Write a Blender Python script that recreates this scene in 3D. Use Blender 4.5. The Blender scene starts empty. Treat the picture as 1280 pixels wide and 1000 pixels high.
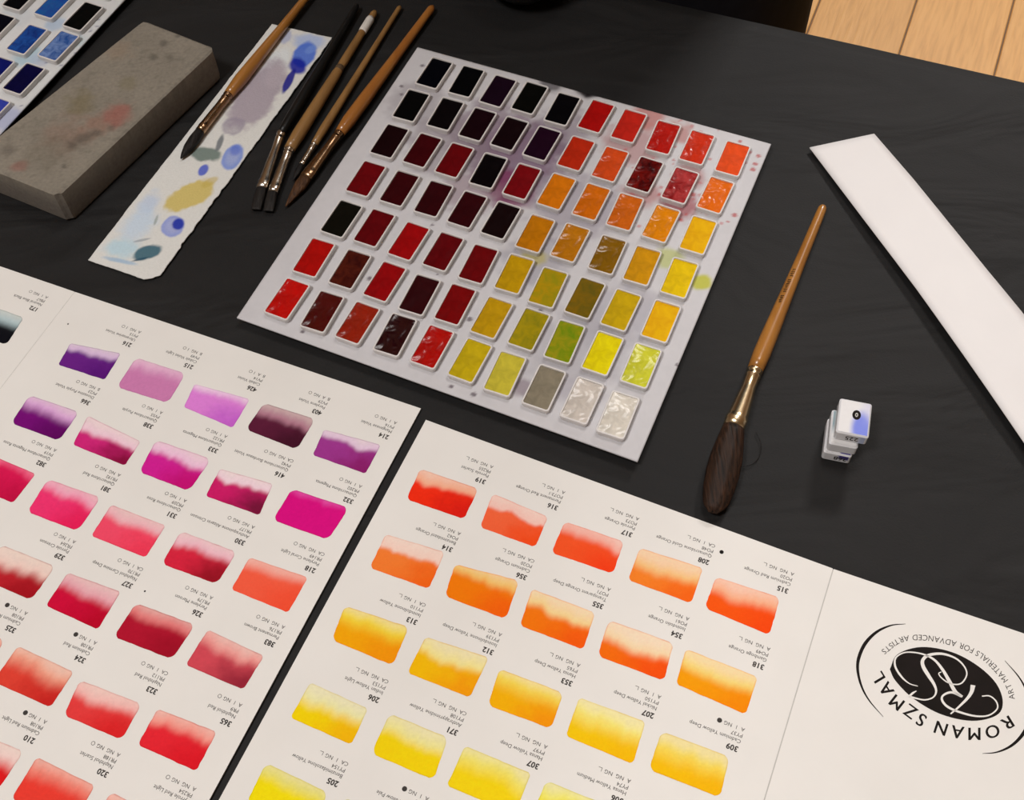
import bpy, bmesh, math, random
import numpy as np
from mathutils import Vector, Matrix

random.seed(7)
rng = np.random.default_rng(11)
scene = bpy.context.scene
COL = scene.collection

# ------------------------------------------------------------------ camera
CAM_H, F_PX, TILT, ROLL = 0.5, 1483.4, 0.56824, -0.043265
CAM_M = np.array(Matrix.Rotation(TILT, 3, 'X') @ Matrix.Rotation(ROLL, 3, 'Z'))
cam_data = bpy.data.cameras.new('camera')
cam_data.sensor_fit = 'HORIZONTAL'
cam_data.sensor_width = 36.0
cam_data.lens = F_PX * 36.0 / 1280.0
cam_data.clip_start = 0.02
cam_data.clip_end = 50
cam = bpy.data.objects.new('camera', cam_data)
cam.matrix_world = Matrix.Translation((0, 0, CAM_H)) @ Matrix(CAM_M.tolist()).to_4x4()
COL.objects.link(cam)
scene.camera = cam

FLOOR_Z = -0.74
# ------------------------------------------------------------------ world, lamps, exposure
scene.view_settings.view_transform = 'Standard'
scene.view_settings.look = 'None'
scene.view_settings.gamma = 1.0
scene.view_settings.use_curve_mapping = False
scene.view_settings.exposure = -0.1
world = bpy.data.worlds.new('room_light')
scene.world = world
world.use_nodes = True
world.node_tree.nodes['Background'].inputs[0].default_value = (1.0, 0.96, 0.92, 1)
world.node_tree.nodes['Background'].inputs[1].default_value = 0.3


def area_lamp(name, loc, target, size, energy, colour):
    ld = bpy.data.lights.new(name, 'AREA')
    ld.shape = 'RECTANGLE'
    ld.size, ld.size_y = size
    ld.energy = energy
    ld.color = colour
    o = bpy.data.objects.new(name, ld)
    o.location = loc
    d = Vector(target) - Vector(loc)
    o.rotation_euler = d.to_track_quat('-Z', 'Y').to_euler()
    COL.objects.link(o)
    return o


area_lamp('ceiling_lamp_key', (0.34, 1.02, 1.9), (0.25, 0.5, 0.0), (0.6, 0.6), 14, (1.0, 0.97, 0.95))
area_lamp('ceiling_lamp_far', (0.1, 2.9, 1.9), (0.0, 0.4, 0.0), (0.5, 0.4), 8, (1.0, 0.97, 0.95))
area_lamp('ceiling_lamp_near', (-0.75, -0.25, 1.9), (-0.15, 0.2, 0.0), (0.4, 0.4), 29, (1.0, 0.975, 0.96))
area_lamp('floor_fill_lamp', (1.5, 2.9, 1.9), (0.8, 1.6, FLOOR_Z), (0.5, 0.5), 74, (1.0, 0.97, 0.95))  # unseen fill lamp, added to brighten the plank floor


# ------------------------------------------------------------------ helpers
def V(px, py, z=0.0):
    """Point at height z (metres above the table) found at this place of the photograph."""
    d = CAM_M @ np.array([(px - 640) / F_PX, -(py - 500) / F_PX, -1.0])
    t = (z - CAM_H) / d[2]
    return Vector((d[0] * t, d[1] * t, z))


def lin(c):
    c = np.asarray(c, float) / 255.0
    return np.where(c <= 0.04045, c / 12.92, ((c + 0.055) / 1.055) ** 2.4)


def alb(c, k=0.86):
    a = np.clip(lin(c) / k, 0.0, 0.93)
    return (float(a[0]), float(a[1]), float(a[2]), 1.0)


def tag(o, label=None, cat=None, group=None, kind=None):
    if label: o['label'] = label
    if cat: o['category'] = cat
    if group: o['group'] = group
    if kind: o['kind'] = kind
    return o


def thing(name, label, cat, loc, group=None):
    o = bpy.data.objects.new(name, None)
    o.empty_display_size = 0.01
    o.location = loc
    COL.objects.link(o)
    return tag(o, label, cat, group)


def link(name, me, parent=None, loc=(0, 0, 0), rotz=0.0, label=None):
    o = bpy.data.objects.new(name, me)
    COL.objects.link(o)
    o.location = loc
    o.rotation_euler = (0, 0, rotz)
    if parent: o.parent = parent
    if label: o['label'] = label
    return o


def base(parent):
    p = Vector((0, 0, 0))
    while parent is not None:
        p += parent.location
        parent = parent.parent
    return p


def mesh_data(name, verts, faces, mat, smooth=False, colours=None):
    me = bpy.data.meshes.new(name)
    me.from_pydata([tuple(map(float, v)) for v in verts], [], [tuple(map(int, f)) for f in faces])
    if mat: me.materials.append(mat)
    if colours is not None:
        a = me.color_attributes.new('pigment', 'FLOAT_COLOR', 'POINT')
        c = np.ones((len(verts), 4), np.float32)
        c[:, :3] = np.asarray(colours)[:, :3]
        a.data.foreach_set('color', c.ravel())
    if smooth:
        me.polygons.foreach_set('use_smooth', [True] * len(me.polygons))
    me.update()
    return me


def part(name, verts, faces, mat, parent=None, smooth=False, colours=None, label=None):
    """verts in world space; stored relative to the parent."""
    b = base(parent)
    me = mesh_data(name, [Vector(v) - b for v in verts], faces, mat, smooth, colours)
    return link(name, me, parent, label=label)


def fix_normals(me):
    bm = bmesh.new(); bm.from_mesh(me)
    bmesh.ops.recalc_face_normals(bm, faces=bm.faces)
    bm.to_mesh(me); bm.free()


def grid_faces(nx, ny):
    i, j = np.meshgrid(np.arange(nx - 1), np.arange(ny - 1), indexing='ij')
    a = (i * ny + j).ravel()
    return np.stack([a, a + ny, a + ny + 1, a + 1], 1)


def vnoise(x, y, scale, seed=0):
    """smooth value noise on arrays, 0..1"""
    x = np.asarray(x) * scale + seed * 17.13; y = np.asarray(y) * scale + seed * 9.71
    xi = np.floor(x).astype(np.int64); yi = np.floor(y).astype(np.int64)
    fx = x - xi; fy = y - yi
    fx = fx * fx * (3 - 2 * fx); fy = fy * fy * (3 - 2 * fy)
    def h(a, b):
        n = (a * 374761393 + b * 668265263 + seed * 1442695) & 0x7fffffff
        n = ((n ^ (n >> 13)) * 1274126177) & 0x7fffffff
        return ((n ^ (n >> 16)) & 0xffff) / 65535.0
    return (h(xi, yi) * (1 - fx) + h(xi + 1, yi) * fx) * (1 - fy) + (h(xi, yi + 1) * (1 - fx) + h(xi + 1, yi + 1) * fx) * fy


def fbm(x, y, scale, seed=0):
    return (vnoise(x, y, scale, seed) * .55 + vnoise(x, y, scale * 2.1, seed + 1) * .3 + vnoise(x, y, scale * 4.3, seed + 2) * .15)


def sstep(a, b, x):
    t = np.clip((x - a) / (b - a), 0, 1)
    return t * t * (3 - 2 * t)


# ------------------------------------------------------------------ materials
def new_mat(name):
    m = bpy.data.materials.new(name)
    m.use_nodes = True
    nt = m.node_tree
    return m, nt, nt.nodes['Principled BSDF']


def ramp(nt, src, stops):
    r = nt.nodes.new('ShaderNodeValToRGB')
    el = r.color_ramp.elements
    while len(el) < len(stops): el.new(0.5)
    for e, (p, c) in zip(el, stops):
        e.position = p; e.color = c
    nt.links.new(src, r.inputs[0])
    return r.outputs[0]


def noise(nt, scale, detail=3, distortion=0.0, coord='Object', stretch=None):
    tc = nt.nodes.new('ShaderNodeTexCoord')
    n = nt.nodes.new('ShaderNodeTexNoise')
    n.inputs['Scale'].default_value = scale
    n.inputs['Detail'].default_value = detail
    n.inputs['Distortion'].default_value = distortion
    src = tc.outputs[coord]
    if stretch:
        mp = nt.nodes.new('ShaderNodeMapping')
        mp.inputs['Rotation'].default_value = stretch[1]
        mp.inputs['Scale'].default_value = stretch[0]
        nt.links.new(src, mp.inputs[0]); src = mp.outputs[0]
    nt.links.new(src, n.inputs['Vector'])
    return n.outputs['Fac']


def bump(nt, b, src, dist, strength=1.0):
    bn = nt.nodes.new('ShaderNodeBump')
    bn.inputs['Distance'].default_value = dist
    bn.inputs['Strength'].default_value = strength
    nt.links.new(src, bn.inputs['Height'])
    nt.links.new(bn.outputs[0], b.inputs['Normal'])


def simple(name, c0, c1=None, scale=60, rough=0.6, metal=0.0, bdist=0.0, detail=3, stretch=None, spec=0.5, coat=0.0):
    m, nt, b = new_mat(name)
    n = noise(nt, scale, detail, stretch=stretch)
    c1 = c1 or c0
    nt.links.new(ramp(nt, n, [(0.3, c0), (0.7, c1)]), b.inputs['Base Color'])
    b.inputs['Roughness'].default_value = rough
    b.inputs['Metallic'].default_value = metal
    b.inputs['Specular IOR Level'].default_value = spec
    b.inputs['Coat Weight'].default_value = coat
    if bdist: bump(nt, b, n, bdist)
    return m


def pigment_mat(name, rough, grain_scale, grain, bdist=0.0, spec=0.15):
    """colour comes from the piece's own pigment layer, with fine paper grain over it"""
    m, nt, b = new_mat(name)
    at = nt.nodes.new('ShaderNodeAttribute'); at.attribute_name = 'pigment'
    n = noise(nt, grain_scale, 4)
    g = ramp(nt, n, [(0.25, (1 - grain,) * 3 + (1,)), (0.75, (1, 1, 1, 1))])
    mx = nt.nodes.new('ShaderNodeMix'); mx.data_type = 'RGBA'; mx.blend_type = 'MULTIPLY'
    mx.inputs[0].default_value = 1.0
    nt.links.new(at.outputs['Color'], mx.inputs[6]); nt.links.new(g, mx.inputs[7])
    nt.links.new(mx.outputs[2], b.inputs['Base Color'])
    b.inputs['Roughness'].default_value = rough
    b.inputs['Specular IOR Level'].default_value = spec
    if bdist: bump(nt, b, n, bdist)
    return m


def cloth_mat():
    m, nt, b = new_mat('black_cloth')
    n = noise(nt, 9, 4, 0.6)
    nt.links.new(ramp(nt, n, [(0.3, (0.0068, 0.0064, 0.0064, 1)), (0.75, (0.0105, 0.0098, 0.0096, 1))]), b.inputs['Base Color'])
    b.inputs['Roughness'].default_value = 0.72
    b.inputs['Specular IOR Level'].default_value = 0.33
    w = noise(nt, 7, 3, 1.2, stretch=((1.0, 2.6, 1.0), (0, 0, 0.35)))
    f = noise(nt, 900, 2)
    ad = nt.nodes.new('ShaderNodeMath'); ad.operation = 'MULTIPLY_ADD'
    ad.inputs[1].default_value = 0.03
    nt.links.new(f, ad.inputs[0]); nt.links.new(w, ad.inputs[2])
    bump(nt, b, ad.outputs[0], 0.006, 0.8)
    return m


def plank_mat():
    m, nt, b = new_mat('oak_floor')
    g = noise(nt, 26, 5, 0.4, stretch=((6.0, 0.5, 1.0), (0, 0, 0)))
    oi = nt.nodes.new('ShaderNodeObjectInfo')
    c = ramp(nt, g, [(0.3, (0.72, 0.375, 0.115, 1)), (0.55, (0.84, 0.455, 0.145, 1)), (0.8, (0.88, 0.50, 0.175, 1))])
    hs = nt.nodes.new('ShaderNodeHueSaturation')
    mr = nt.nodes.new('ShaderNodeMapRange')
    mr.inputs['To Min'].default_value = 0.9; mr.inputs['To Max'].default_value = 1.06
    nt.links.new(oi.outputs['Random'], mr.inputs[0])
    nt.links.new(mr.outputs[0], hs.inputs['Value'])
    nt.links.new(c, hs.inputs['Color'])
    nt.links.new(hs.outputs[0], b.inputs['Base Color'])
    b.inputs['Roughness'].default_value = 0.5
    bump(nt, b, g, 0.0006)
    return m


def wood_mat(name, c0, c1, rough=0.28):
    m, nt, b = new_mat(name)
    n = noise(nt, 90, 5, 0.5, stretch=((1.0, 0.12, 1.0), (0, 0, 0.45)))
    nt.links.new(ramp(nt, n, [(0.25, c0), (0.75, c1)]), b.inputs['Base Color'])
    b.inputs['Roughness'].default_value = rough
    b.inputs['Coat Weight'].default_value = 0.4
    b.inputs['Coat Roughness'].default_value = 0.18
    return m


def hair_mat(name, c0, c1, ang):
    m, nt, b = new_mat(name)
    n = noise(nt, 700, 3, 0.2, stretch=((1.0, 0.05, 1.0), (0, 0, ang)))
    nt.links.new(ramp(nt, n, [(0.3, c0), (0.7, c1)]), b.inputs['Base Color'])
    b.inputs['Roughness'].default_value = 0.55
    b.inputs['Specular IOR Level'].default_value = 0.2
    bump(nt, b, n, 0.0006)
    return m


def paint_mat(name, rgb, rgb2=None, gloss=0.3, lump=0.0006, k=1.2):
    m, nt, b = new_mat(name)
    n = noise(nt, 190, 4, 0.8)
    c0 = alb(rgb, k); c1 = alb(rgb2 or tuple(min(255, x * 1.12 + 1) for x in rgb), k)
    nt.links.new(ramp(nt, n, [(0.34, c0), (0.68, c1)]), b.inputs['Base Color'])
    b.inputs['Roughness'].default_value = gloss
    b.inputs['Specular IOR Level'].default_value = 0.4 if gloss < 0.3 else 0.05
    w = noise(nt, 105, 2, 0.3)
    bump(nt, b, w, lump)
    return m


M_CLOTH = cloth_mat()
M_PLANK = plank_mat()
M_GAP = simple('floor_joint', (0.16, 0.085, 0.03, 1), (0.2, 0.11, 0.04, 1), 20)
M_CARD = simple('chart_card', (0.80, 0.775, 0.735, 1), (0.83, 0.805, 0.765, 1), 30, 0.55, detail=5, spec=0.2)
M_WHITE = simple('white_paper', (0.81, 0.785, 0.775, 1), (0.83, 0.805, 0.795, 1), 40, 0.7, detail=5)
M_EDGE = simple('paper_edge', (0.5, 0.48, 0.45, 1), (0.55, 0.53, 0.5, 1), 200, 0.8)
M_SWATCH = pigment_mat('swatch_wash', 0.6, 900, 0.05, 0.0, 0.05)
M_SHEET = pigment_mat('palette_sheet', 0.42, 300, 0.05, 0.0)
M_WC = pigment_mat('watercolour_paper', 0.75, 800, 0.07, 0.0003)
M_BLOCK = pigment_mat('block_surface', 0.8, 500, 0.22, 0.0003)
M_WRAP = pigment_mat('wrapper_paper', 0.35, 500, 0.03)
M_PAN = simple('pan_plastic', (0.68, 0.65, 0.63, 1), (0.72, 0.69, 0.67, 1), 60, 0.35)
M_INK = simple('black_ink', (0.010, 0.0075, 0.006, 1), (0.014, 0.010, 0.009, 1), 100, 0.7, spec=0.1)
M_INK2 = simple('grey_ink', (0.045, 0.04, 0.037, 1), (0.065, 0.058, 0.053, 1), 100, 0.7, spec=0.1)
M_NICKEL = simple('nickel', (0.62, 0.55, 0.47, 1), (0.72, 0.66, 0.58, 1), 300, 0.22, 1.0)
M_BRASS = simple('pale_brass', (0.80, 0.62, 0.38, 1), (0.88, 0.72, 0.48, 1), 300, 0.24, 1.0)
M_COPPER = simple('brown_ferrule', (0.30, 0.18, 0.10, 1), (0.42, 0.27, 0.16, 1), 300, 0.25, 1.0)
M_BLACKLAC = simple('black_lacquer', (0.004, 0.004, 0.004, 1), (0.007, 0.0065, 0.006, 1), 50, 0.4, spec=0.3)
M_TAPE = simple('white_tape', (0.62, 0.58, 0.53, 1), (0.72, 0.68, 0.62, 1), 200, 0.7)
M_BANDW = simple('dark_band', (0.06, 0.035, 0.018, 1), (0.12, 0.07, 0.03, 1), 300, 0.6)
M_AMBER = wood_mat('amber_wood', (0.30, 0.115, 0.02, 1), (0.46, 0.20, 0.04, 1))
M_AMBER2 = wood_mat('honey_wood', (0.20, 0.10, 0.03, 1), (0.36, 0.19, 0.06, 1), 0.4)
M_AMBER3 = wood_mat('chestnut_wood', (0.30, 0.10, 0.018, 1), (0.42, 0.17, 0.035, 1))
M_HAIRK = hair_mat('black_hair', (0.006, 0.005, 0.005, 1), (0.02, 0.017, 0.015, 1), 0.5)
M_HAIRB = hair_mat('brown_hair', (0.03, 0.013, 0.006, 1), (0.11, 0.05, 0.022, 1), 0.42)
M_HAIRM = hair_mat('dark_brown_hair', (0.006, 0.004, 0.003, 1), (0.05, 0.022, 0.011, 1), 0.37)
M_FABRIC = simple('black_clothes', (0.005, 0.005, 0.008, 1), (0.009, 0.009, 0.013, 1), 80, 0.9, spec=0.2)
M_SKIN = simple('skin', (0.48, 0.28, 0.2, 1), (0.55, 0.33, 0.24, 1), 30, 0.5)
M_EYE = simple('eye_dark', (0.02, 0.012, 0.008, 1), None, 30, 0.2)
M_BOWL = simple('dark_grey_glaze', (0.03, 0.03, 0.03, 1), (0.05, 0.05, 0.05, 1), 60, 0.35)
M_TABLE = simple('table_board', (0.25, 0.2, 0.15, 1), (0.3, 0.24, 0.18, 1), 20, 0.6)
M_STEEL = simple('table_steel', (0.2, 0.2, 0.2, 1), None, 20, 0.4, 0.9)

# ------------------------------------------------------------------ floor


def box_verts(x0, x1, y0, y1, z0, z1):
    return ([(x0, y0, z0), (x1, y0, z0), (x1, y1, z0), (x0, y1, z0), (x0, y0, z1), (x1, y0, z1), (x1, y1, z1), (x0, y1, z1)],
            [(3, 2, 1, 0), (4, 5, 6, 7), (0, 1, 5, 4), (1, 2, 6, 5), (2, 3, 7, 6), (3, 0, 4, 7)])


v, f = box_verts(-4, 4, -3, 5, FLOOR_Z - 0.06, FLOOR_Z - 0.004)
floor = part('floor', v, f, M_GAP)
tag(floor, 'light orange wooden plank floor beyond the table', kind='structure')
M_WALL = simple('wall_paint', (0.55, 0.53, 0.50, 1), (0.58, 0.56, 0.53, 1), 3, 0.9)
CEIL_Z = 1.96
for nm, (x0, x1, y0, y1, z0, z1), lb in (('wall_back', (-4, 4, -3.1, -3, FLOOR_Z, CEIL_Z), 'pale plain wall behind the camera'), ('wall_far', (-4, 4, 5, 5.1, FLOOR_Z, CEIL_Z), 'pale plain wall beyond the table'),
                                         ('wall_left', (-4.1, -4, -3, 5, FLOOR_Z, CEIL_Z), 'pale plain wall at the blue palette side'), ('wall_right', (4, 4.1, -3, 5, FLOOR_Z, CEIL_Z), 'pale plain wall at the emblem side'),
                                         ('ceiling', (-4, 4, -3, 5, CEIL_Z, CEIL_Z + .1), 'pale plain ceiling')):
    v, f = box_verts(x0, x1, y0, y1, z0, z1)
    tag(part(nm, v, f, M_WALL), lb, kind='structure')
PL_ANG = math.radians(66.0)
pdir = Vector((math.cos(PL_ANG), math.sin(PL_ANG), 0)); pnor = Vector((math.sin(PL_ANG), -math.cos(PL_ANG), 0))
W, LEN = 0.1405, 1.9
bmv, bmf = box_verts(-W / 2 + 0.0012, W / 2 - 0.0012, -LEN / 2 + 0.001, LEN / 2 - 0.001, -0.018, 0)
plank_me = mesh_data('plank', bmv, bmf, M_PLANK)
bm = bmesh.new(); bm.from_mesh(plank_me)
bmesh.ops.bevel(bm, geom=[e for e in bm.edges if e.verts[0].co.z > -0.001 and e.verts[1].co.z > -0.001], offset=0.0012, segments=1, affect='EDGES')
bm.to_mesh(plank_me); bm.free()
for i in range(-30, 31):
    c = -0.0085 + (i + 0.5) * W
    off = [0.0, 0.7, -0.55, 0.35, -0.2][i % 5]
    for k in range(-2, 3):
        a = 1.1 + off + k * LEN
        ends = [pnor * c + pdir * (a + e * LEN / 2) for e in (-1, 0, 1)]
        if all(-3.9 < q.x < 3.9 and -2.9 < q.y < 4.9 for q in ends) and (abs(ends[1].x) < 2.9):
            link('plank', plank_me, floor, (ends[1].x, ends[1].y, FLOOR_Z), PL_ANG - math.pi / 2)

# ------------------------------------------------------------------ table and cloth
T_ANG = math.radians(-22.65)
tu = Vector((math.cos(T_ANG), math.sin(T_ANG), 0)); tn = Vector((-math.sin(T_ANG), math.cos(T_ANG), 0))
EDGE = V(1003, 40, 0)          # a point on the far edge of the table top
t_origin = EDGE - tn * 0.40
table = thing('table', 'long table carrying the paints, hidden under the black cloth', 'table', (t_origin.x, t_origin.y, FLOOR_Z))


def tpt(a, b, z):
    """table frame: a along the far edge, b away from the camera (0 at the edge)"""
    q = EDGE + tu * a + tn * b
    return Vector((q.x, q.y, z))


A0, A1, B0 = -1.1, 0.75, -0.78
v = [tpt(a, b, z) for z in (-0.03, -0.0035) for a, b in ((A0, B0), (A1, B0), (A1, -0.004), (A0, -0.004))]
part('table_top', v, box_verts(0, 1, 0, 1, 0, 1)[1], M_TABLE, table)
for a, b in ((A0 + .08, B0 + .08), (A1 - .08, B0 + .08), (A1 - .08, -.08), (A0 + .08, -.08)):
    v = [tpt(a + da, b + db, z) for z in (FLOOR_Z, -0.03) for da, db in ((-.02, -.02), (.02, -.02), (.02, .02), (-.02, .02))]
    part('leg', v, box_verts(0, 1, 0, 1, 0, 1)[1], M_STEEL, table)

# cloth: lies flat on the top, hangs over all four sides
na, nb = 150, 110
ga = np.concatenate([np.linspace(A0 - 0.13, A0, 12)[:-1], np.linspace(A0, A1, na - 22), np.linspace(A1, A1 + 0.13, 12)[1:]])
gb = np.concatenate([np.linspace(B0 - 0.13, B0, 12)[:-1], np.linspace(B0, 0.0, nb - 22), np.linspace(0.0, 0.13, 12)[1:]])
GA, GB = np.meshgrid(ga, gb, indexing='ij')
oa = np.maximum(0, np.maximum(A0 - GA, GA - A1)); ob = np.maximum(0, np.maximum(B0 - GB, GB))
over = np.maximum(oa, ob)
Z = -0.0004 - 0.0010 * fbm(GA, GB * 1.6, 9, 3) * (over <= 0)
drop = over * 2.6
wave = 0.012 * np.sin(GA * 38) * (ob > 0) + 0.012 * np.sin(GB * 36) * (oa > 0)
Z = np.where(over > 0, -0.002 - drop, Z)
PA = np.clip(GA, A0 - 0.004, A1 + 0.004) + np.sign(GA - 0.5 * (A0 + A1)) * np.minimum(oa * 0.12, 0.02) + np.where(oa > 0, wave * np.minimum(1, over * 12), 0)
PB = np.clip(GB, B0 - 0.004, 0.003) + np.where(GB > -0.3, 1, -1) * np.minimum(ob * 0.12, 0.02) + np.where(ob > 0, wave * np.minimum(1, over * 12), 0)
cv = [tpt(a, b, z) for a, b, z in zip(PA.ravel(), PB.ravel(), Z.ravel())]
cf = grid_faces(len(ga), len(gb))
cloth = part('tablecloth', cv, cf, M_CLOTH, None, True)
tag(cloth, 'plain black cloth spread over the table under all the painting things', 'tablecloth')
so = cloth.modifiers.new('thickness', 'SOLIDIFY'); so.thickness = 0.0012; so.offset = -1

# ------------------------------------------------------------------ colour charts
P_ANG = math.radians(-24.85)
cu = Vector((math.cos(P_ANG), math.sin(P_ANG), 0)); cvv = Vector((math.sin(P_ANG), -math.cos(P_ANG), 0))
O_R = Vector((-0.090001 * .5, 0.564584 * .5, 0)); O_L = Vector((-0.454632 * .5, 0.741392 * .5, 0))
PX, PY, SW, SH = 0.037137, 0.038415, 0.029723, 0.017547
CARD_T = 0.0009


def mk_frame(o):
    def fr(a, b, z=0.0):
        q = o + cu * a + cvv * b
        return Vector((q.x, q.y, z))
    return fr


FR, FL = mk_frame(O_R), mk_frame(O_L)


def slab(name, outline, z0, z1, mat, parent, edge=None, lift=None):
    n = len(outline)
    vs = [Vector((p.x, p.y, z0 + (lift(p) if lift else 0))) for p in outline] + [Vector((p.x, p.y, z1 + (lift(p) if lift else 0))) for p in outline]
    fs = [tuple(range(n, 2 * n)), tuple(range(n - 1, -1, -1))] + [(i, (i + 1) % n, n + (i + 1) % n, n + i) for i in range(n)]
    o = part(name, vs, fs, mat, parent)
    if edge:
        o.data.materials.append(edge)
        for p in list(o.data.polygons)[2:]: p.material_index = 1
    fix_normals(o.data)
    return o


chartL = thing('colour_chart', 'folded cream card of violet, magenta and red paint swatches', 'colour chart', FL(0.09, 0.12, 0))
chartR = thing('colour_chart', 'folded cream card of orange and yellow paint swatches with a black oval emblem', 'colour chart', FR(0.09, 0.12, 0))
ED = 0.27
slab('panel', [FL(-0.0155, -0.0243), FL(0.188, -0.0268), FL(0.1878, ED), FL(-0.0155, ED)][::-1], 0, CARD_T, M_CARD, chartL, M_EDGE)
slab('panel', [FL(-0.21, -0.0228), FL(-0.0159, -0.0243), FL(-0.0159, ED), FL(-0.21, ED)][::-1], 0, CARD_T, M_CARD, chartL, M_EDGE)
slab('crease', [FL(-0.0162, -0.0241), FL(-0.0156, -0.0241), FL(-0.0156, ED), FL(-0.0162, ED)][::-1], 0, CARD_T * 0.85, M_CARD, chartL)
slab('panel', [FR(-0.0095, -0.0253), FR(0.196, -0.0226), FR(0.196, ED), FR(-0.0118, ED)][::-1], 0, CARD_T, M_CARD, chartR, M_EDGE)
slab('crease', [FR(0.1959, -0.0224), FR(0.1966, -0.0224), FR(0.1966, ED), FR(0.1959, ED)][::-1], 0, CARD_T * 0.82, M_EDGE, chartR)
LIFT_A = math.tan(math.radians(1.6))


def lift_r(p):
    return max(0.0, ((p - O_R).dot(cu) - 0.1968)) * LIFT_A


slab('panel', [FR(0.1965, -0.0225), FR(0.40, -0.0225), FR(0.40, ED), FR(0.1965, ED)][::-1], 0, CARD_T, M_CARD, chartR, M_EDGE, lift=lift_r)

# measured swatch quads (top-left, top-right, bottom-right, bottom-left), photograph pixels
RS = {(0, 0): [(525.5, 586), (598, 611), (580, 649), (508, 624)], (1, 0): [(616, 617), (685, 646), (669, 684), (600, 659)], (2, 0): [(706, 652), (780, 677), (766, 717), (689, 691)],
      (3, 0): [(800, 685), (879, 710), (864, 754), (785, 725)], (4, 0): [(895, 721), (975, 747), (962, 794), (881, 760)],
      (0, 1): [(482, 668), (556, 690), (536, 736), (462, 710)], (1, 1): [(569, 705), (649, 726), (632, 774), (556, 745)], (2, 1): [(665, 736), (744, 766), (729, 812), (650, 782)],
      (3, 1): [(761, 775), (842, 804), (830, 851), (747, 820)], (4, 1): [(857, 811), (947, 846), (932, 893), (845, 855)],
      (0, 2): [(431, 757), (511, 784), (491, 832), (415, 800)], (1, 2): [(532, 796), (611, 822), (587, 872), (509, 841)], (2, 2): [(624, 836), (704, 866), (689, 911), (610, 882)],
      (3, 2): [(724, 872), (807, 902), (791, 955), (707, 920)], (4, 2): [(827, 914), (912, 946), (900, 997), (811, 962)],
      (0, 3): [(388, 853), (460, 886), (439, 931), (363, 897)], (1, 3): [(487, 892), (560, 922), (542, 975), (464, 942)]}
LS = {(0, 0): [(88, 429), (151, 442), (131, 475), (73, 456)], (1, 0): [(170, 447), (232, 467), (210, 504), (146, 484)], (2, 0): [(243, 480), (312, 499), (291, 535), (230, 509)],
      (3, 0): [(330, 504), (394, 524), (371, 562), (307, 537)], (4, 0): [(405, 537), (476, 556), (457, 592), (391, 569)],
      (0, 1): [(37, 494), (99, 515), (74, 551), (14, 529)], (1, 1): [(110, 520), (176, 552), (156, 582), (91, 556)], (2, 1): [(195, 550), (264, 574), (236, 614), (174, 590)], (3, 1): [(275, 586), (341, 605), (324, 644), (257, 620)], (4, 1): [(365, 611), (436, 635), (410, 675), (341, 650)],
      (1, 2): [(60, 599), (126, 622), (97, 664), (34, 640)], (2, 2): [(139, 631), (207, 657), (182, 697), (114, 670)], (3, 2): [(226, 664), (296, 690), (271, 730), (202, 705)], (4, 2): [(312, 697), (385, 722), (360, 766), (289, 737)],
      (2, 3): [(85, 716), (151, 740), (122, 787), (57, 757)], (3, 3): [(170, 754), (244, 781), (215, 824), (142, 796)], (4, 3): [(260, 787), (330, 820), (304, 862), (232, 831)],
      (4, 4): [(197, 886), (271, 915), (245, 964), (172, 931)], (3, 4): [(100, 850), (177, 880), (152, 925), (80, 894)]}
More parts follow.
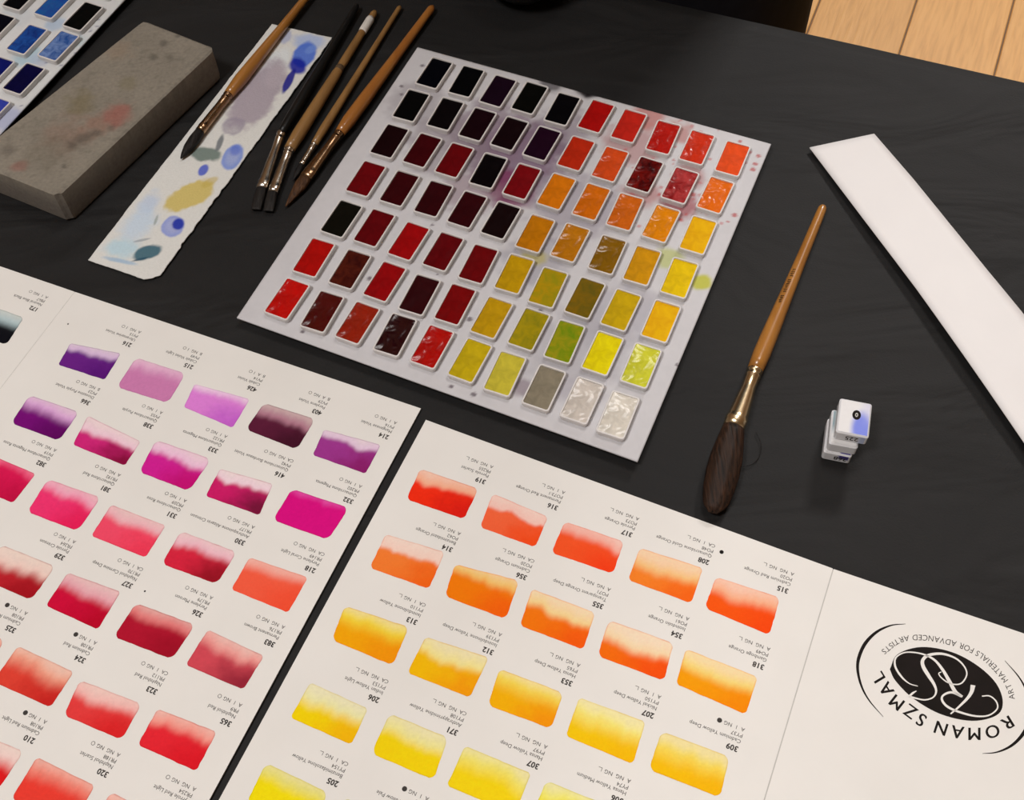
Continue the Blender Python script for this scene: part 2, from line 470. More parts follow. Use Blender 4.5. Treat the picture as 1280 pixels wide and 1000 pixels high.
# (deep colour, pale colour, where the wash turns pale, softness, corner colour or None, number, name, code, marks)
RC = {(0, 0): ((228, 42, 14), (238, 168, 138), .60, .10, (205, 22, 15), '319', 'Pyrrole Scarlet', 'PR255', 'A NG NG O'),
      (1, 0): ((251, 95, 55), (238, 188, 176), .60, .07, (246, 66, 8), '316', 'Permanent Red Orange', 'PO73:1', 'A 1 NG O'),
      (2, 0): ((251, 80, 34), (240, 165, 150), .62, .14, (240, 55, 15), '317', 'Pyrrole Orange', 'PO73', 'A NG NG O'),
      (3, 0): ((254, 122, 36), (243, 184, 122), .46, .16, (246, 90, 14), '208', 'Quinacridone Gold Orange', 'PO48', 'CA 1 NG O'),
      (4, 0): ((246, 82, 12), (243, 166, 130), .52, .16, (240, 66, 10), '315', 'Cadmium Red Orange', 'PO20', 'A NG NG O'),
      (0, 1): ((251, 118, 45), (234, 200, 186), .58, .08, (248, 92, 12), '314', 'Benzimidazol Orange', 'PO62', 'A NG NG O'),
      (1, 1): ((254, 118, 4), (247, 188, 108), .66, .14, (248, 88, 6), '356', 'Cadmium Orange', 'PO20', 'CA NG NG O'),
      (2, 1): ((254, 112, 8), (243, 200, 138), .48, .12, (245, 80, 8), '355', 'Transparent Orange Deep', 'PO71', 'A NG NG O'),
      (3, 1): ((250, 102, 8), (239, 203, 160), .44, .16, (228, 70, 10), '354', 'Isoindolin Orange', 'PO61', 'A NG NG O'),
      (4, 1): ((253, 148, 4), (245, 202, 112), .46, .16, (250, 128, 4), '318', 'Gamboge Orange', 'PO49', 'A NG NG O'),
      (0, 2): ((245, 158, 4), (232, 208, 62), .58, .24, (243, 138, 4), '313', 'Isoindolinone Yellow', 'PY110', 'CA 1 NG O'),
      (1, 2): ((247, 178, 4), (230, 216, 140), .56, .12, (235, 142, 6), '312', 'Isoindolinone Yellow Deep', 'PY139', 'A NG NG O'),
      (2, 2): ((245, 168, 4), (235, 208, 86), .62, .26, (238, 136, 6), '353', 'Hansa Yellow Deep', 'PY65', 'A NG NG O'),
      (3, 2): ((246, 188, 8), (232, 220, 120), .56, .28, (244, 176, 6), '207', 'Nickel Yellow Deep', 'PY150', 'A 1 NG O'),
      (4, 2): ((238, 180, 8), (228, 208, 92), .50, .30, (236, 172, 8), '309', 'Cadmium Yellow Deep', 'PY37', 'A 1 NG @'),
      (0, 3): ((238, 202, 4), (224, 220, 160), .52, .20, (236, 170, 6), '206', 'Indian Yellow Light', 'PY153', 'CA NG NG O'),
      (1, 3): ((236, 202, 8), (226, 218, 140), .52, .14, None, '371', 'Anthrapyrimidine Yellow', 'PY108', 'CA NG NG O'),
      (2, 3): ((233, 202, 14), (226, 216, 110), .60, .24, None, '307', 'Hansa Yellow Deep', 'PY97', 'A NG NG O'),
      (3, 3): ((230, 215, 22), (226, 220, 120), .60, .24, None, '306', 'Hansa Yellow Medium', 'PY74', 'A NG NG O'),
      (4, 3): ((230, 205, 22), (226, 220, 120), .60, .24, None, '305', 'Hansa Yellow', 'PY3', 'A NG NG O'),
      (0, 4): ((232, 212, 8), (220, 212, 112), .62, .14, None, '205', 'Benzimidazolone Yellow', 'PY154', 'CA 1 NG O'),
      (1, 4): ((226, 216, 60), (222, 216, 140), .60, .2, None, '304', 'Cadmium Yellow Pale', 'PY35', 'A 1 NG @')}
LC = {(0, 0): ((100, 32, 126), (205, 178, 210), .66, .12, (82, 18, 112), '216', 'Ultramarine Violet', 'PV15', 'A NG 1 L'),
      (1, 0): ((194, 120, 168), (216, 168, 198), .72, .2, None, '215', 'Cobalt Violet Light', 'PV49', 'B NG 1 L'),
      (2, 0): ((212, 124, 206), (228, 196, 222), .78, .16, (186, 88, 196), '426', 'Cobalt Violet', 'PV14', 'B A 1 L'),
      (3, 0): ((86, 26, 52), (168, 116, 134), .54, .12, (58, 14, 32), '403', 'Perylene Violet', 'PV29', 'B A NG L'),
      (4, 0): ((150, 52, 136), (216, 190, 212), .68, .1, (128, 20, 92), '214', 'Manganese Violet', 'PV16', 'A 1 NG L'),
      (0, 1): ((112, 12, 112), (210, 160, 208), .62, .2, (84, 4, 84), '366', 'Dioxazine Purple Violet', 'PV23', 'B NG NG L'),
      (1, 1): ((198, 36, 116), (228, 194, 208), .56, .12, (112, 4, 36), '338', 'Quinacridone Purple', 'PV55', 'A 1 NG L'),
      (2, 1): ((200, 30, 142), (228, 186, 212), .60, .12, (186, 8, 106), '333', 'Quinacridone Magenta', 'PR122', 'A 1 NG L'),
      (3, 1): ((194, 26, 98), (228, 202, 212), .62, .1, (88, 16, 40), '416', 'Quinacridone Bordeaux Violet', 'PV42', 'CA NG NG L'),
      (4, 1): ((206, 12, 122), (214, 66, 154), .86, .1, None, '332', 'Quinacridone Magenta', 'PR202', 'A 1 NG L'),
      (0, 2): ((206, 22, 78), (225, 84, 122), .80, .12, (180, 10, 60), '382', 'Quinacridone Magenta Rose', 'PV19', 'A NG NG L'),
      (1, 2): ((228, 50, 108), (230, 156, 180), .66, .14, (220, 24, 80), '381', 'Quinacridone Red', 'PR192', 'A NG NG L'),
      (2, 2): ((232, 72, 100), (226, 172, 180), .64, .14, (226, 52, 80), '331', 'Quinacridone Rose', 'PR209', 'A 1 NG L'),
      (3, 2): ((204, 34, 60), (226, 178, 190), .58, .14, (128, 10, 24), '330', 'Anthraquinone Alizarin Crimson', 'PR177', 'A NG NG L'),
      (4, 2): ((242, 88, 62), (234, 158, 144), .74, .14, (240, 74, 46), '218', 'Perylene Coral Light', 'PR149', 'CA NG NG L'),
      (1, 3): ((180, 32, 42), (226, 196, 186), .50, .18, (150, 14, 26), '329', 'Pyrrole Crimson', 'PR264', 'A 1 NG L'),
      (2, 3): ((196, 10, 54), (220, 160, 170), .60, .16, (172, 2, 34), '327', 'Naphthol Carmine Deep', 'PR170', 'CA 1 NG L'),
      (3, 3): ((168, 18, 44), (214, 116, 116), .62, .12, (148, 10, 34), '326', 'Perylene Maroon', 'PR179', 'A NG NG L'),
      (4, 3): ((198, 70, 82), (225, 150, 144), .62, .16, (128, 24, 44), '383', 'Permanent Brown', 'PR176', 'A NG NG L'),
      (1, 4): ((190, 45, 40), (224, 150, 130), .55, .2, None, '325', 'Cadmium Red Deep', 'PR108', 'A 1 NG @'),
      (2, 4): ((210, 62, 48), (228, 158, 134), .58, .26, (184, 24, 24), '324', 'Cadmium Red', 'PR108', 'A 1 NG @'),
      (3, 4): ((216, 58, 58), (230, 176, 170), .56, .16, (206, 26, 30), '323', 'Naphthol Red', 'PR112', 'CA 1 NG L'),
      (4, 4): ((218, 36, 48), (232, 148, 136), .66, .14, (208, 18, 32), '365', 'Naphthol Red', 'PR9', 'A 1 NG L'),
      (2, 5): ((210, 22, 26), (226, 196, 190), .5, .2, None, '210', 'Cadmium Red Light', 'PR108', 'A 1 NG @'),
      (3, 5): ((222, 58, 46), (228, 136, 120), .66, .2, None, '320', 'Naphthol Scarlet', 'PR188', 'A NG NG L'),
      (4, 5): ((226, 70, 56), (232, 152, 138), .55, .2, None, '321', 'Pyrrole Red Light', 'PR254', 'A NG NG L')}
EXTRA_L = ((14, 14, 20), (166, 186, 190), .52, .16, None, '172', 'Neutral Blue Black', 'PBk7', 'A 1 NG L')

nsx, nsy = 52, 34


def edge_spaced(n):
    t = np.linspace(0, 1, n)
    return 0.5 - 0.5 * np.cos(np.pi * (0.12 + 0.76 * t)) / np.cos(np.pi * 0.12)


def swatch(chart, quad, spec, seed):
    """quad: TL TR BR BL in world space; a wash of paint on the card"""
    deep, pale, thr, soft, corner = spec[:5]
    s = edge_spaced(nsx); t = edge_spaced(nsy)
    S, T = np.meshgrid(s, t, indexing='ij')          # S left-right, T 0 at the pale end
    a, b = S * 2 - 1, T * 2 - 1
    rr = 0.13 + 0.05 * math.sin(seed * 3.1); ry = rr * 1.6
    def sh(x, r): 
        e = np.clip((np.abs(x) - (1 - r)) / r, 0, 1); return 1 - np.sqrt(np.maximum(0, 1 - e * e))
    wob = 0.014
    a2 = a * (1 - rr * 0.9 * sh(b, ry)) + wob * (fbm(b * .5 + 3, b * 0 + seed, 6, seed) - .5) * np.abs(a) * 2
    b2 = b * (1 - ry * 0.35 * sh(a, rr) * (1 - sh(b, ry))) + wob * 1.6 * (fbm(a * .5 + 9, a * 0 + seed, 6, seed + 5) - .5) * np.abs(b) * 2
    S2, T2 = (a2 + 1) / 2, (b2 + 1) / 2
    q = [np.array((p.x, p.y)) for p in quad]
    Pt = (((1 - S2) * (1 - T2))[..., None] * q[0] + (S2 * (1 - T2))[..., None] * q[1] + (S2 * T2)[..., None] * q[2] + ((1 - S2) * T2)[..., None] * q[3])
    # pigment: pale above the tide line, deep below it, gathered towards one corner
    tide = (0.93 - thr) + 0.30 * (fbm(S * 2.2, S * 0 + seed * 1.7, 1.6, seed) - .5) + 0.035 * (fbm(S * 9, T * 3, 1.5, seed + 8) - .5)
    k = sstep(tide - soft * .9, tide + soft * 1.3, T)
    D, P_ = lin(deep), lin(pale)
    strong = np.clip(0.7 + 0.9 * (T - tide), 0, 1)[..., None]
    mid = D * 0.97 + P_ * 0.03
    colr = P_ * (1 - k[..., None]) + (mid * (1 - strong) + D * strong) * k[..., None]
    top_fade = (1 - k)[..., None] * sstep(0.02, 0.4, (tide - T))[..., None]
    colr = colr * (1 - 0.42 * top_fade) + lin((222, 214, 203)) * 0.42 * top_fade
    if corner is not None:
        cc = sstep(0.95, 0.15, np.hypot((1 - S) * 1.15, (1 - T) * 0.95) + 0.35 * (fbm(S * 3, T * 2, 2, seed + 3) - .5)) * k
        colr = colr * (1 - 0.85 * cc[..., None]) + lin(corner) * 0.85 * cc[..., None]
    grain = 1 + 0.12 * (fbm(S * 3, T * 2, 9, seed + 20) - .5)[..., None]
    colr = colr * grain
    edge = np.minimum(np.minimum(S, 1 - S) * SW, np.minimum(T, 1 - T) * SH) * 1000
    ek = sstep(0.7, 0.1, edge)[..., None] * 0.5 * (0.4 + 0.6 * vnoise(S * 3, T * 3, 2.5, seed + 31))[..., None]
    colr = colr * (1 - ek) + (D * 0.62) * ek
    colr = np.clip(colr / 0.84, 0, .95)
    z = CARD_T + 0.00006
    vs = np.concatenate([Pt.reshape(-1, 2), np.full((nsx * nsy, 1), z)], 1)
    o = part('swatch', vs, grid_faces(nsx, nsy)[:, ::-1], M_SWATCH, chart, True, colr.reshape(-1, 3))
    return o


def text_mesh(body, size, offset=0.0):
    cu_ = bpy.data.curves.new('t', 'FONT')
    cu_.body = body; cu_.size = size; cu_.resolution_u = 6 if size > 0.5 else 2; cu_.offset = offset
    ob = bpy.data.objects.new('t', cu_); COL.objects.link(ob)
    bpy.context.view_layer.update()
    me = bpy.data.meshes.new_from_object(ob.evaluated_get(bpy.context.evaluated_depsgraph_get()))
    vs = np.array([v.co[:2] for v in me.vertices]).reshape(-1, 2); fs = [tuple(p.vertices) for p in me.polygons]
    bpy.data.objects.remove(ob); bpy.data.curves.remove(cu_); bpy.data.meshes.remove(me)
    return vs, fs


_tc = {}


def text_cached(body, size, offset=0.0):
    key = (body, size, offset)
    if key not in _tc: _tc[key] = text_mesh(body, size, offset)
    return _tc[key]


def ring_pts(cx, cy, r0, r1, n=12):
    vs = [(cx + r * math.cos(2 * math.pi * i / n), cy + r * math.sin(2 * math.pi * i / n)) for r in (r0, r1) for i in range(n)]
    fs = [(i, (i + 1) % n, n + (i + 1) % n, n + i) for i in range(n)]
    return np.array(vs), fs


def caption(chart, frame, right, top, spec):
    """four lines printed upside down seen from this side of the table: number, name, pigment, ratings"""
    number, name, code, marks = spec[5:9]
    allv, allf, bold = [], [], []
    def put(vs, fs, x, y):
        n = len(allv)
        for vx, vy in vs:
            p = frame(right - (x + vx), top + (y + vy), CARD_T + 0.00005)
            allv.append(p)
        allf.extend(tuple(i + n for i in f) for f in fs)
    vs, fs = text_cached(number, 0.0034, 0.00011); put(vs, fs, 0, -0.0048)
    w = 0.0024
    put(*text_cached(name, w, 0.0), -0.0002, -0.0080)
    put(*text_cached(code, w, 0.0), -0.0002, -0.0106)
    m = marks[:-1].rstrip()
    mt = text_cached(m.replace(' ', '  '), w, 0.0)
    put(*mt, -0.0002, -0.0134)
    mx = mt[0][:, 0].max() + 0.0019
    if marks[-1] == '@':
        put(*ring_pts(mx, -0.0127, 0.0, 0.0011), 0, 0)
    elif marks[-1] == 'O':
        put([(mx - .0008, -.0135), (mx + .0008, -.0135), (mx + .0008, -.0133), (mx - .0008, -.0133), (mx - .0008, -.0119), (mx - .0006, -.0119), (mx - .0006, -.0133)], [(0, 1, 2, 3), (3, 6, 5, 4)], 0, 0)
    else:
        put(*ring_pts(mx, -0.0127, 0.0007, 0.0009), 0, 0)
    part('lettering', allv, allf, M_INK2, chart)


def do_chart(chart, frame, specs, quads, seed0):
    for n, ((i, j), spec) in enumerate(specs.items()):
        if (i, j) in quads:
            quad = [V(x, y, CARD_T) for x, y in quads[i, j]]
        else:
            jit = lambda: random.uniform(-.0006, .0006)
            u0, v0 = PX * i, PY * j
            quad = [frame(u0 + jit(), v0 + jit()), frame(u0 + SW + jit(), v0 + jit()), frame(u0 + SW + jit(), v0 + SH + jit()), frame(u0 + jit(), v0 + SH + jit())]
        swatch(chart, quad, spec, seed0 + n)
        caption(chart, frame, PX * i + SW + 0.0021, PY * j - (0.0018 if frame is FL else 0.0004), spec)


do_chart(chartR, FR, RC, RS, 3)
do_chart(chartL, FL, LC, LS, 40)
qx = [V(x, y, CARD_T) for x, y in ((-42, 372), (30, 397), (8, 431), (-66, 404))]
swatch(chartL, qx, EXTRA_L, 77)
p3 = V(47, 388, CARD_T) - O_L
caption(chartL, FL, p3.dot(cu), p3.dot(cvv) + 0.0035, EXTRA_L)
# small ink specks on the cards
for (x, y, r) in ((902, 690, 1.1), (85, 405, .5), (181, 739, .5)):
    c = V(x, y, CARD_T + 0.00005)
    vs, fs = ring_pts(0, 0, 0.0, r * 0.0009)
    part('ink_dot', [(c.x + a, c.y + b, c.z) for a, b in vs], fs, M_INK, chartR if x > 500 else chartL)

# ---- emblem on the right-hand panel of the second chart, traced in panel coordinates
LOGO_S = 5.554
PANEL_N = 0.00004


def LG(x, y, dz=0.0):
    px, py = 1060 + x / LOGO_S, 770 + y / LOGO_S
    p = V(px, py, CARD_T)
    for _ in range(3):
        p = V(px, py, CARD_T + lift_r(p) + 0.00005 + dz)
    return p


def smooth_poly(pts, n=8):
    P = np.array(pts, float)
    Q = np.vstack([2 * P[0] - P[1], P, 2 * P[-1] - P[-2]])
    out = []
    for i in range(len(P) - 1):
        p0, p1, p2, p3 = Q[i], Q[i + 1], Q[i + 2], Q[i + 3]
        for t in np.linspace(0, 1, n, endpoint=False):
            out.append(0.5 * ((2 * p1) + (-p0 + p2) * t + (2 * p0 - 5 * p1 + 4 * p2 - p3) * t * t + (-p0 + 3 * p1 - 3 * p2 + p3) * t ** 3))
    out.append(P[-1])
    return np.array(out)


def ribbon(name, pts, widths, mat, parent, mapf, dz, n=8):
    P = smooth_poly(pts, n)
    w = np.interp(np.linspace(0, 1, len(P)), np.linspace(0, 1, len(widths)), widths)
    d = np.gradient(P, axis=0); d /= np.linalg.norm(d, axis=1, keepdims=True) + 1e-9
    nrm = np.stack([-d[:, 1], d[:, 0]], 1)
    vs = [mapf(*q, dz) for i in range(len(P)) for q in (P[i] + nrm[i] * w[i] / 2, P[i] - nrm[i] * w[i] / 2)]
    fs = [(2 * i, 2 * i + 1, 2 * i + 3, 2 * i + 2) for i in range(len(P) - 1)]
    return part(name, vs, fs, mat, parent)


oval = [(290, 370), (345, 265), (510, 215), (720, 250), (900, 345), (1030, 470), (1075, 600), (1030, 690), (860, 728), (640, 680), (450, 570), (330, 450)]
op = smooth_poly(oval + [oval[0]], 6)[:-1]
emb = part('emblem', [LG(683, 470)] + [LG(*q) for q in op], [(0, 1 + i, 1 + (i + 1) % len(op)) for i in range(len(op))], M_INK, chartR, label='black oval emblem with white script initials')
strokes = [([(485, 487), (425, 468), (370, 420), (328, 350), (332, 290), (385, 256), (450, 252), (530, 268), (600, 305), (655, 370), (705, 455), (745, 525), (795, 560)], [5, 8, 14, 14, 10, 9, 10, 14, 18, 24, 26, 14]),
           ([(425, 558), (475, 572), (535, 582), (590, 565), (612, 525), (598, 475), (560, 415), (522, 350), (520, 305), (560, 272), (650, 262), (740, 290), (800, 340), (825, 400), (800, 455), (760, 475), (700, 465), (650, 430), (630, 400), (648, 388)], [12, 10, 10, 18, 26, 24, 18, 12, 10, 10, 8, 8, 6]),
           ([(420, 562), (450, 535), (475, 520)], [16, 14, 6]),
           ([(712, 680), (770, 630), (830, 570), (858, 525), (868, 480)], [10, 14, 20, 26, 34]),
           ([(790, 560), (720, 530), (665, 548), (652, 580), (685, 625), (760, 662), (880, 694), (975, 690), (1035, 645), (1030, 595), (985, 556), (930, 556)], [14, 16, 14, 16, 16, 14, 11, 10, 10, 9, 8])]
for s_, w_ in strokes:
    ribbon('script_stroke', s_, w_, M_CARD, emb, LG, 0.00005)
arc = [(400, 55), (300, 65), (200, 110), (120, 190), (75, 290), (68, 380), (95, 490), (150, 590), (245, 700)]
arcw = [3, 10, 19, 25, 24, 19, 14, 9, 3]
ribbon('arc', arc, arcw, M_INK, chartR, LG, 0)
ribbon('arc', [(1334 - x, 1010 - y) for x, y in arc], arcw, M_INK, chartR, LG, 0)


def text_on_path(body, path, size_px, up_sign, mat, parent, offset=0.0):
    """letters along a path given in emblem trace units; up_sign +1: letter tops to the left of the path direction"""
    P = smooth_poly(path, 12)
    seg = np.r_[0, np.cumsum(np.linalg.norm(np.diff(P, axis=0), axis=1))]
    widths = []
    for ch in body:
        if ch == ' ': widths.append(0.32); continue
        vs, fs = text_cached(ch, 1.0, 0.0); widths.append(vs[:, 0].max() - min(0, vs[:, 0].min()) + 0.07)
    tot = sum(widths)
    k = seg[-1] / (tot)
    allv, allf = [], []
    pos = 0.0
    for ch, w in zip(body, widths):
        if ch != ' ':
            vs, fs = text_cached(ch, 1.0, 0.0)
            c = pos + w * k / 2
            x0, y0 = np.interp(c, seg, P[:, 0]), np.interp(c, seg, P[:, 1])
            x1, y1 = np.interp(c + 4, seg, P[:, 0]), np.interp(c + 4, seg, P[:, 1])
            xm, ym = np.interp(c - 4, seg, P[:, 0]), np.interp(c - 4, seg, P[:, 1])
            d = np.array([x1 - xm, y1 - ym]); d /= np.linalg.norm(d)
            u_ = np.array([-d[1], d[0]]) * up_sign
            n = len(allv); mid = (vs[:, 0].max() + vs[:, 0].min()) / 2
            for rep, sx in enumerate((0.0,) if not offset else (-offset, 0.0, offset)):   # heavier strokes by overprinting
                n = len(allv)
                for vx, vy in vs:
                    q = np.array([x0, y0]) + d * (vx - mid + sx) * min(size_px, k * 1.0) + u_ * (vy - 0.34) * size_px
                    allv.append(LG(q[0], q[1], rep * 0.00001))
                allf.extend(tuple(i + n for i in f) for f in fs)
        pos += w * k
    part('lettering', allv, allf, mat, parent)


text_on_path('ROMAN SZMAL', [(1150, 715), (1105, 745), (1010, 800), (885, 818), (755, 805), (640, 778), (515, 725), (430, 660), (325, 590), (258, 497), (205, 415), (195, 385)], 126, -1, M_INK, chartR, 0.02)
text_on_path('ART MATERIALS FOR ADVANCED ARTISTS', [(1140, 580), (1125, 510), (1080, 430), (985, 325), (900, 260), (790, 208), (660, 172), (540, 152), (430, 152), (340, 178), (240, 255)], 56, -1, M_INK2, chartR)

# ------------------------------------------------------------------ paint palettes
SHEET_Z = 0.005        # top of the sheet above the cloth
PAN_H = 0.0035
HW, HL = 0.0074, 0.0128


def rrect(hw, hl, r, n=4):
    pts = []
    for cx, cy, a0 in ((hw - r, hl - r, 0), (-hw + r, hl - r, 90), (-hw + r, -hl + r, 180), (hw - r, -hl + r, 270)):
        for i in range(n):
            a = math.radians(a0 + 90 * i / (n - 1))
            pts.append((cx + r * math.cos(a), cy + r * math.sin(a)))
    return pts


def loft(rings, cap_start=True, cap_end=True):
    n = len(rings[0]); vs = [p for r in rings for p in r]; fs = []
    for k in range(len(rings) - 1):
        for i in range(n):
            fs.append((k * n + i, k * n + (i + 1) % n, (k + 1) * n + (i + 1) % n, (k + 1) * n + i))
    if cap_start: fs.append(tuple(range(n - 1, -1, -1)))
    if cap_end: fs.append(tuple(range((len(rings) - 1) * n, len(rings) * n)))
    return vs, fs


def pan_mesh():
    rings = []
    for hw, hl, r, z in ((HW - .0004, HL - .0004, .0016, 0), (HW, HL, .0016, PAN_H - .0004), (HW - .0002, HL - .0002, .0016, PAN_H), (HW - .0009, HL - .0009, .001, PAN_H), (HW - .0011, HL - .0011, .001, PAN_H - .0018)):
        rings.append([(x, y, z) for x, y in rrect(hw, hl, r)])
    vs, fs = loft(rings)
    return mesh_data('pan', vs, fs, M_PAN)


PAN_ME = pan_mesh()


def paint_mesh(seed, level, mat, dip):
    n1, n2 = 11, 15
    x = np.linspace(-1, 1, n1); y = np.linspace(-1, 1, n2)
    X, Y = np.meshgrid(x, y, indexing='ij')
    z = level + dip * (X ** 2 * .6 + Y ** 2 * .5) + 0.0007 * (fbm(X, Y, 1.6, seed) - .5) * (1 - np.maximum(np.abs(X), np.abs(Y)) ** 6)
    vs = np.stack([X * (HW - .00098), Y * (HL - .00098), z], -1).reshape(-1, 3)
    return mesh_data('paint', vs, grid_faces(n1, n2), mat, True)


def palette_sheet(pal, corners, stain_fn, res=200):
    """thin sheet of the palette; corners TL TR BR BL"""
    n = res
    s = np.linspace(0, 1, n)
    S, T = np.meshgrid(s, s, indexing='ij')
    q = [np.array((c.x, c.y)) for c in corners]
    Pt = ((1 - S) * (1 - T))[..., None] * q[0] + (S * (1 - T))[..., None] * q[1] + (S * T)[..., None] * q[2] + ((1 - S) * T)[..., None] * q[3]
    colr = stain_fn(Pt[..., 0], Pt[..., 1], S, T)
    vs = np.concatenate([Pt.reshape(-1, 2), np.full((n * n, 1), SHEET_Z)], 1)
    o = part('sheet', vs, grid_faces(n, n)[:, ::-1], M_SHEET, pal, True, colr.reshape(-1, 3))
    so = o.modifiers.new('thickness', 'SOLIDIFY'); so.thickness = 0.0011; so.offset = -1
    # four pads underneath hold it off the cloth
    for a, b in ((.08, .08), (.92, .08), (.92, .92), (.08, .92)):
        c = (1 - a) * (1 - b) * q[0] + a * (1 - b) * q[1] + a * b * q[2] + (1 - a) * b * q[3]
        rings = [[(c[0] + .006 * math.cos(t * math.pi / 6), c[1] + .006 * math.sin(t * math.pi / 6), z) for t in range(12)] for z in (0, SHEET_Z - .0011)]
        vs, fs = loft(rings)
        part('foot_pad', vs, fs, M_PAN, pal)
    return o


def disc_stain(X, Y, c, r, colour, strength, colr, seed, ragged=0.6, soft=0.5):
    d = np.hypot(X - c.x, Y - c.y) / r + ragged * (fbm(X * 1000, Y * 1000, 0.16, seed) - .5)
    k = sstep(1.0, 1.0 - soft, d)[..., None] * strength
    return colr * (1 - k) + np.array(colour) * k


pal_quad = [V(x, y, SHEET_Z) for x, y in ((522, 59), (964, 180), (797, 577), (296, 397))]
ROWS = [
    [(543, 92), (583, 102.5), (622.5, 114.5), (662, 123), (703, 137), (745, 146), (786, 158), (829, 172.5), (871, 185), (915.5, 199)],
    [(514, 132.5), (557, 143), (597, 156), (637, 167.5), (677.5, 180), (720, 192.5), (762.5, 206), (805.5, 219), (850, 232.5), (894, 244.5)],
    [(487, 177), (528, 188.5), (568, 201), (610.5, 214), (652.5, 227.5), (695.5, 240), (739, 253), (781, 265.5), (826, 280), (872.5, 294.5)],
    [(457.5, 224), (499.5, 236), (542, 249), (584, 262.5), (626, 276), (669, 292.5), (712.5, 304), (759, 319), (802.5, 332.5), (849, 348)],
    [(427, 274), (468, 285.5), (511, 302), (554, 315), (598, 330.5), (643, 343), (685, 360), (731, 373), (776, 388), (826, 402)],
    [(392.5, 322.5), (437.5, 337), (481, 352.5), (524.5, 369), (569, 381), (614.5, 397.5), (661, 412), (705.5, 427.5), (753, 442), (801, 457.5)],
    [(359, 374), (403, 390), (447, 404), (494, 419), (540, 434), (587.5, 451), (631, 467.5), (680, 485), (727.5, 501), (772.5, 519)]]
PCOL = [
    [(2, 3, 10), (3, 3, 5), (24, 6, 22), (7, 7, 4), (5, 3, 6), (170, 14, 12), (190, 36, 24), (182, 28, 20), (206, 52, 27), (228, 78, 27)],
    [(4, 4, 4), (9, 4, 6), (24, 3, 10), (20, 4, 8), (30, 4, 24), (184, 42, 16), (212, 76, 28), (128, 18, 12), (142, 22, 24), (236, 108, 22)],
    [(24, 3, 6), (60, 3, 9), (100, 5, 11), (7, 2, 4), (118, 9, 16), (212, 116, 10), (210, 106, 14), (206, 100, 22), (224, 134, 12), (240, 176, 8)],
    [(104, 6, 12), (54, 3, 8), (48, 3, 8), (48, 3, 8), (20, 4, 5), (190, 116, 6), (186, 116, 16), (132, 92, 12), (204, 144, 12), (230, 192, 12)],
    [(14, 12, 6), (94, 4, 10), (154, 7, 11), (94, 4, 10), (104, 4, 8), (190, 148, 8), (194, 154, 12), (138, 104, 10), (198, 164, 12), (242, 178, 12)],
    [(170, 13, 9), (88, 30, 16), (144, 6, 11), (48, 5, 9), (118, 4, 6), (190, 148, 12), (182, 158, 14), (168, 158, 22), (232, 212, 8), (208, 208, 56)],
    [(190, 11, 9), (74, 9, 9), (146, 32, 13), (40, 5, 9), (174, 14, 9), (194, 168, 18), (198, 184, 58), (136, 127, 108), (206, 197, 187), (218, 211, 198)]]
HUES = {(1, 7): (60, 6, 8), (1, 8): (200, 70, 70), (4, 7): (110, 95, 20), (5, 7): (120, 150, 10), (5, 6): (150, 140, 20), (4, 6): (160, 150, 20), (5, 1): (60, 12, 8)}
GLOSSY = {(1, 6), (1, 7), (1, 8), (2, 7), (3, 6), (3, 7), (2, 6), (0, 8), (1, 9), (6, 0), (6, 1), (6, 2), (6, 3), (6, 4), (5, 9), (0, 7), (2, 8), (6, 9), (6, 8)}


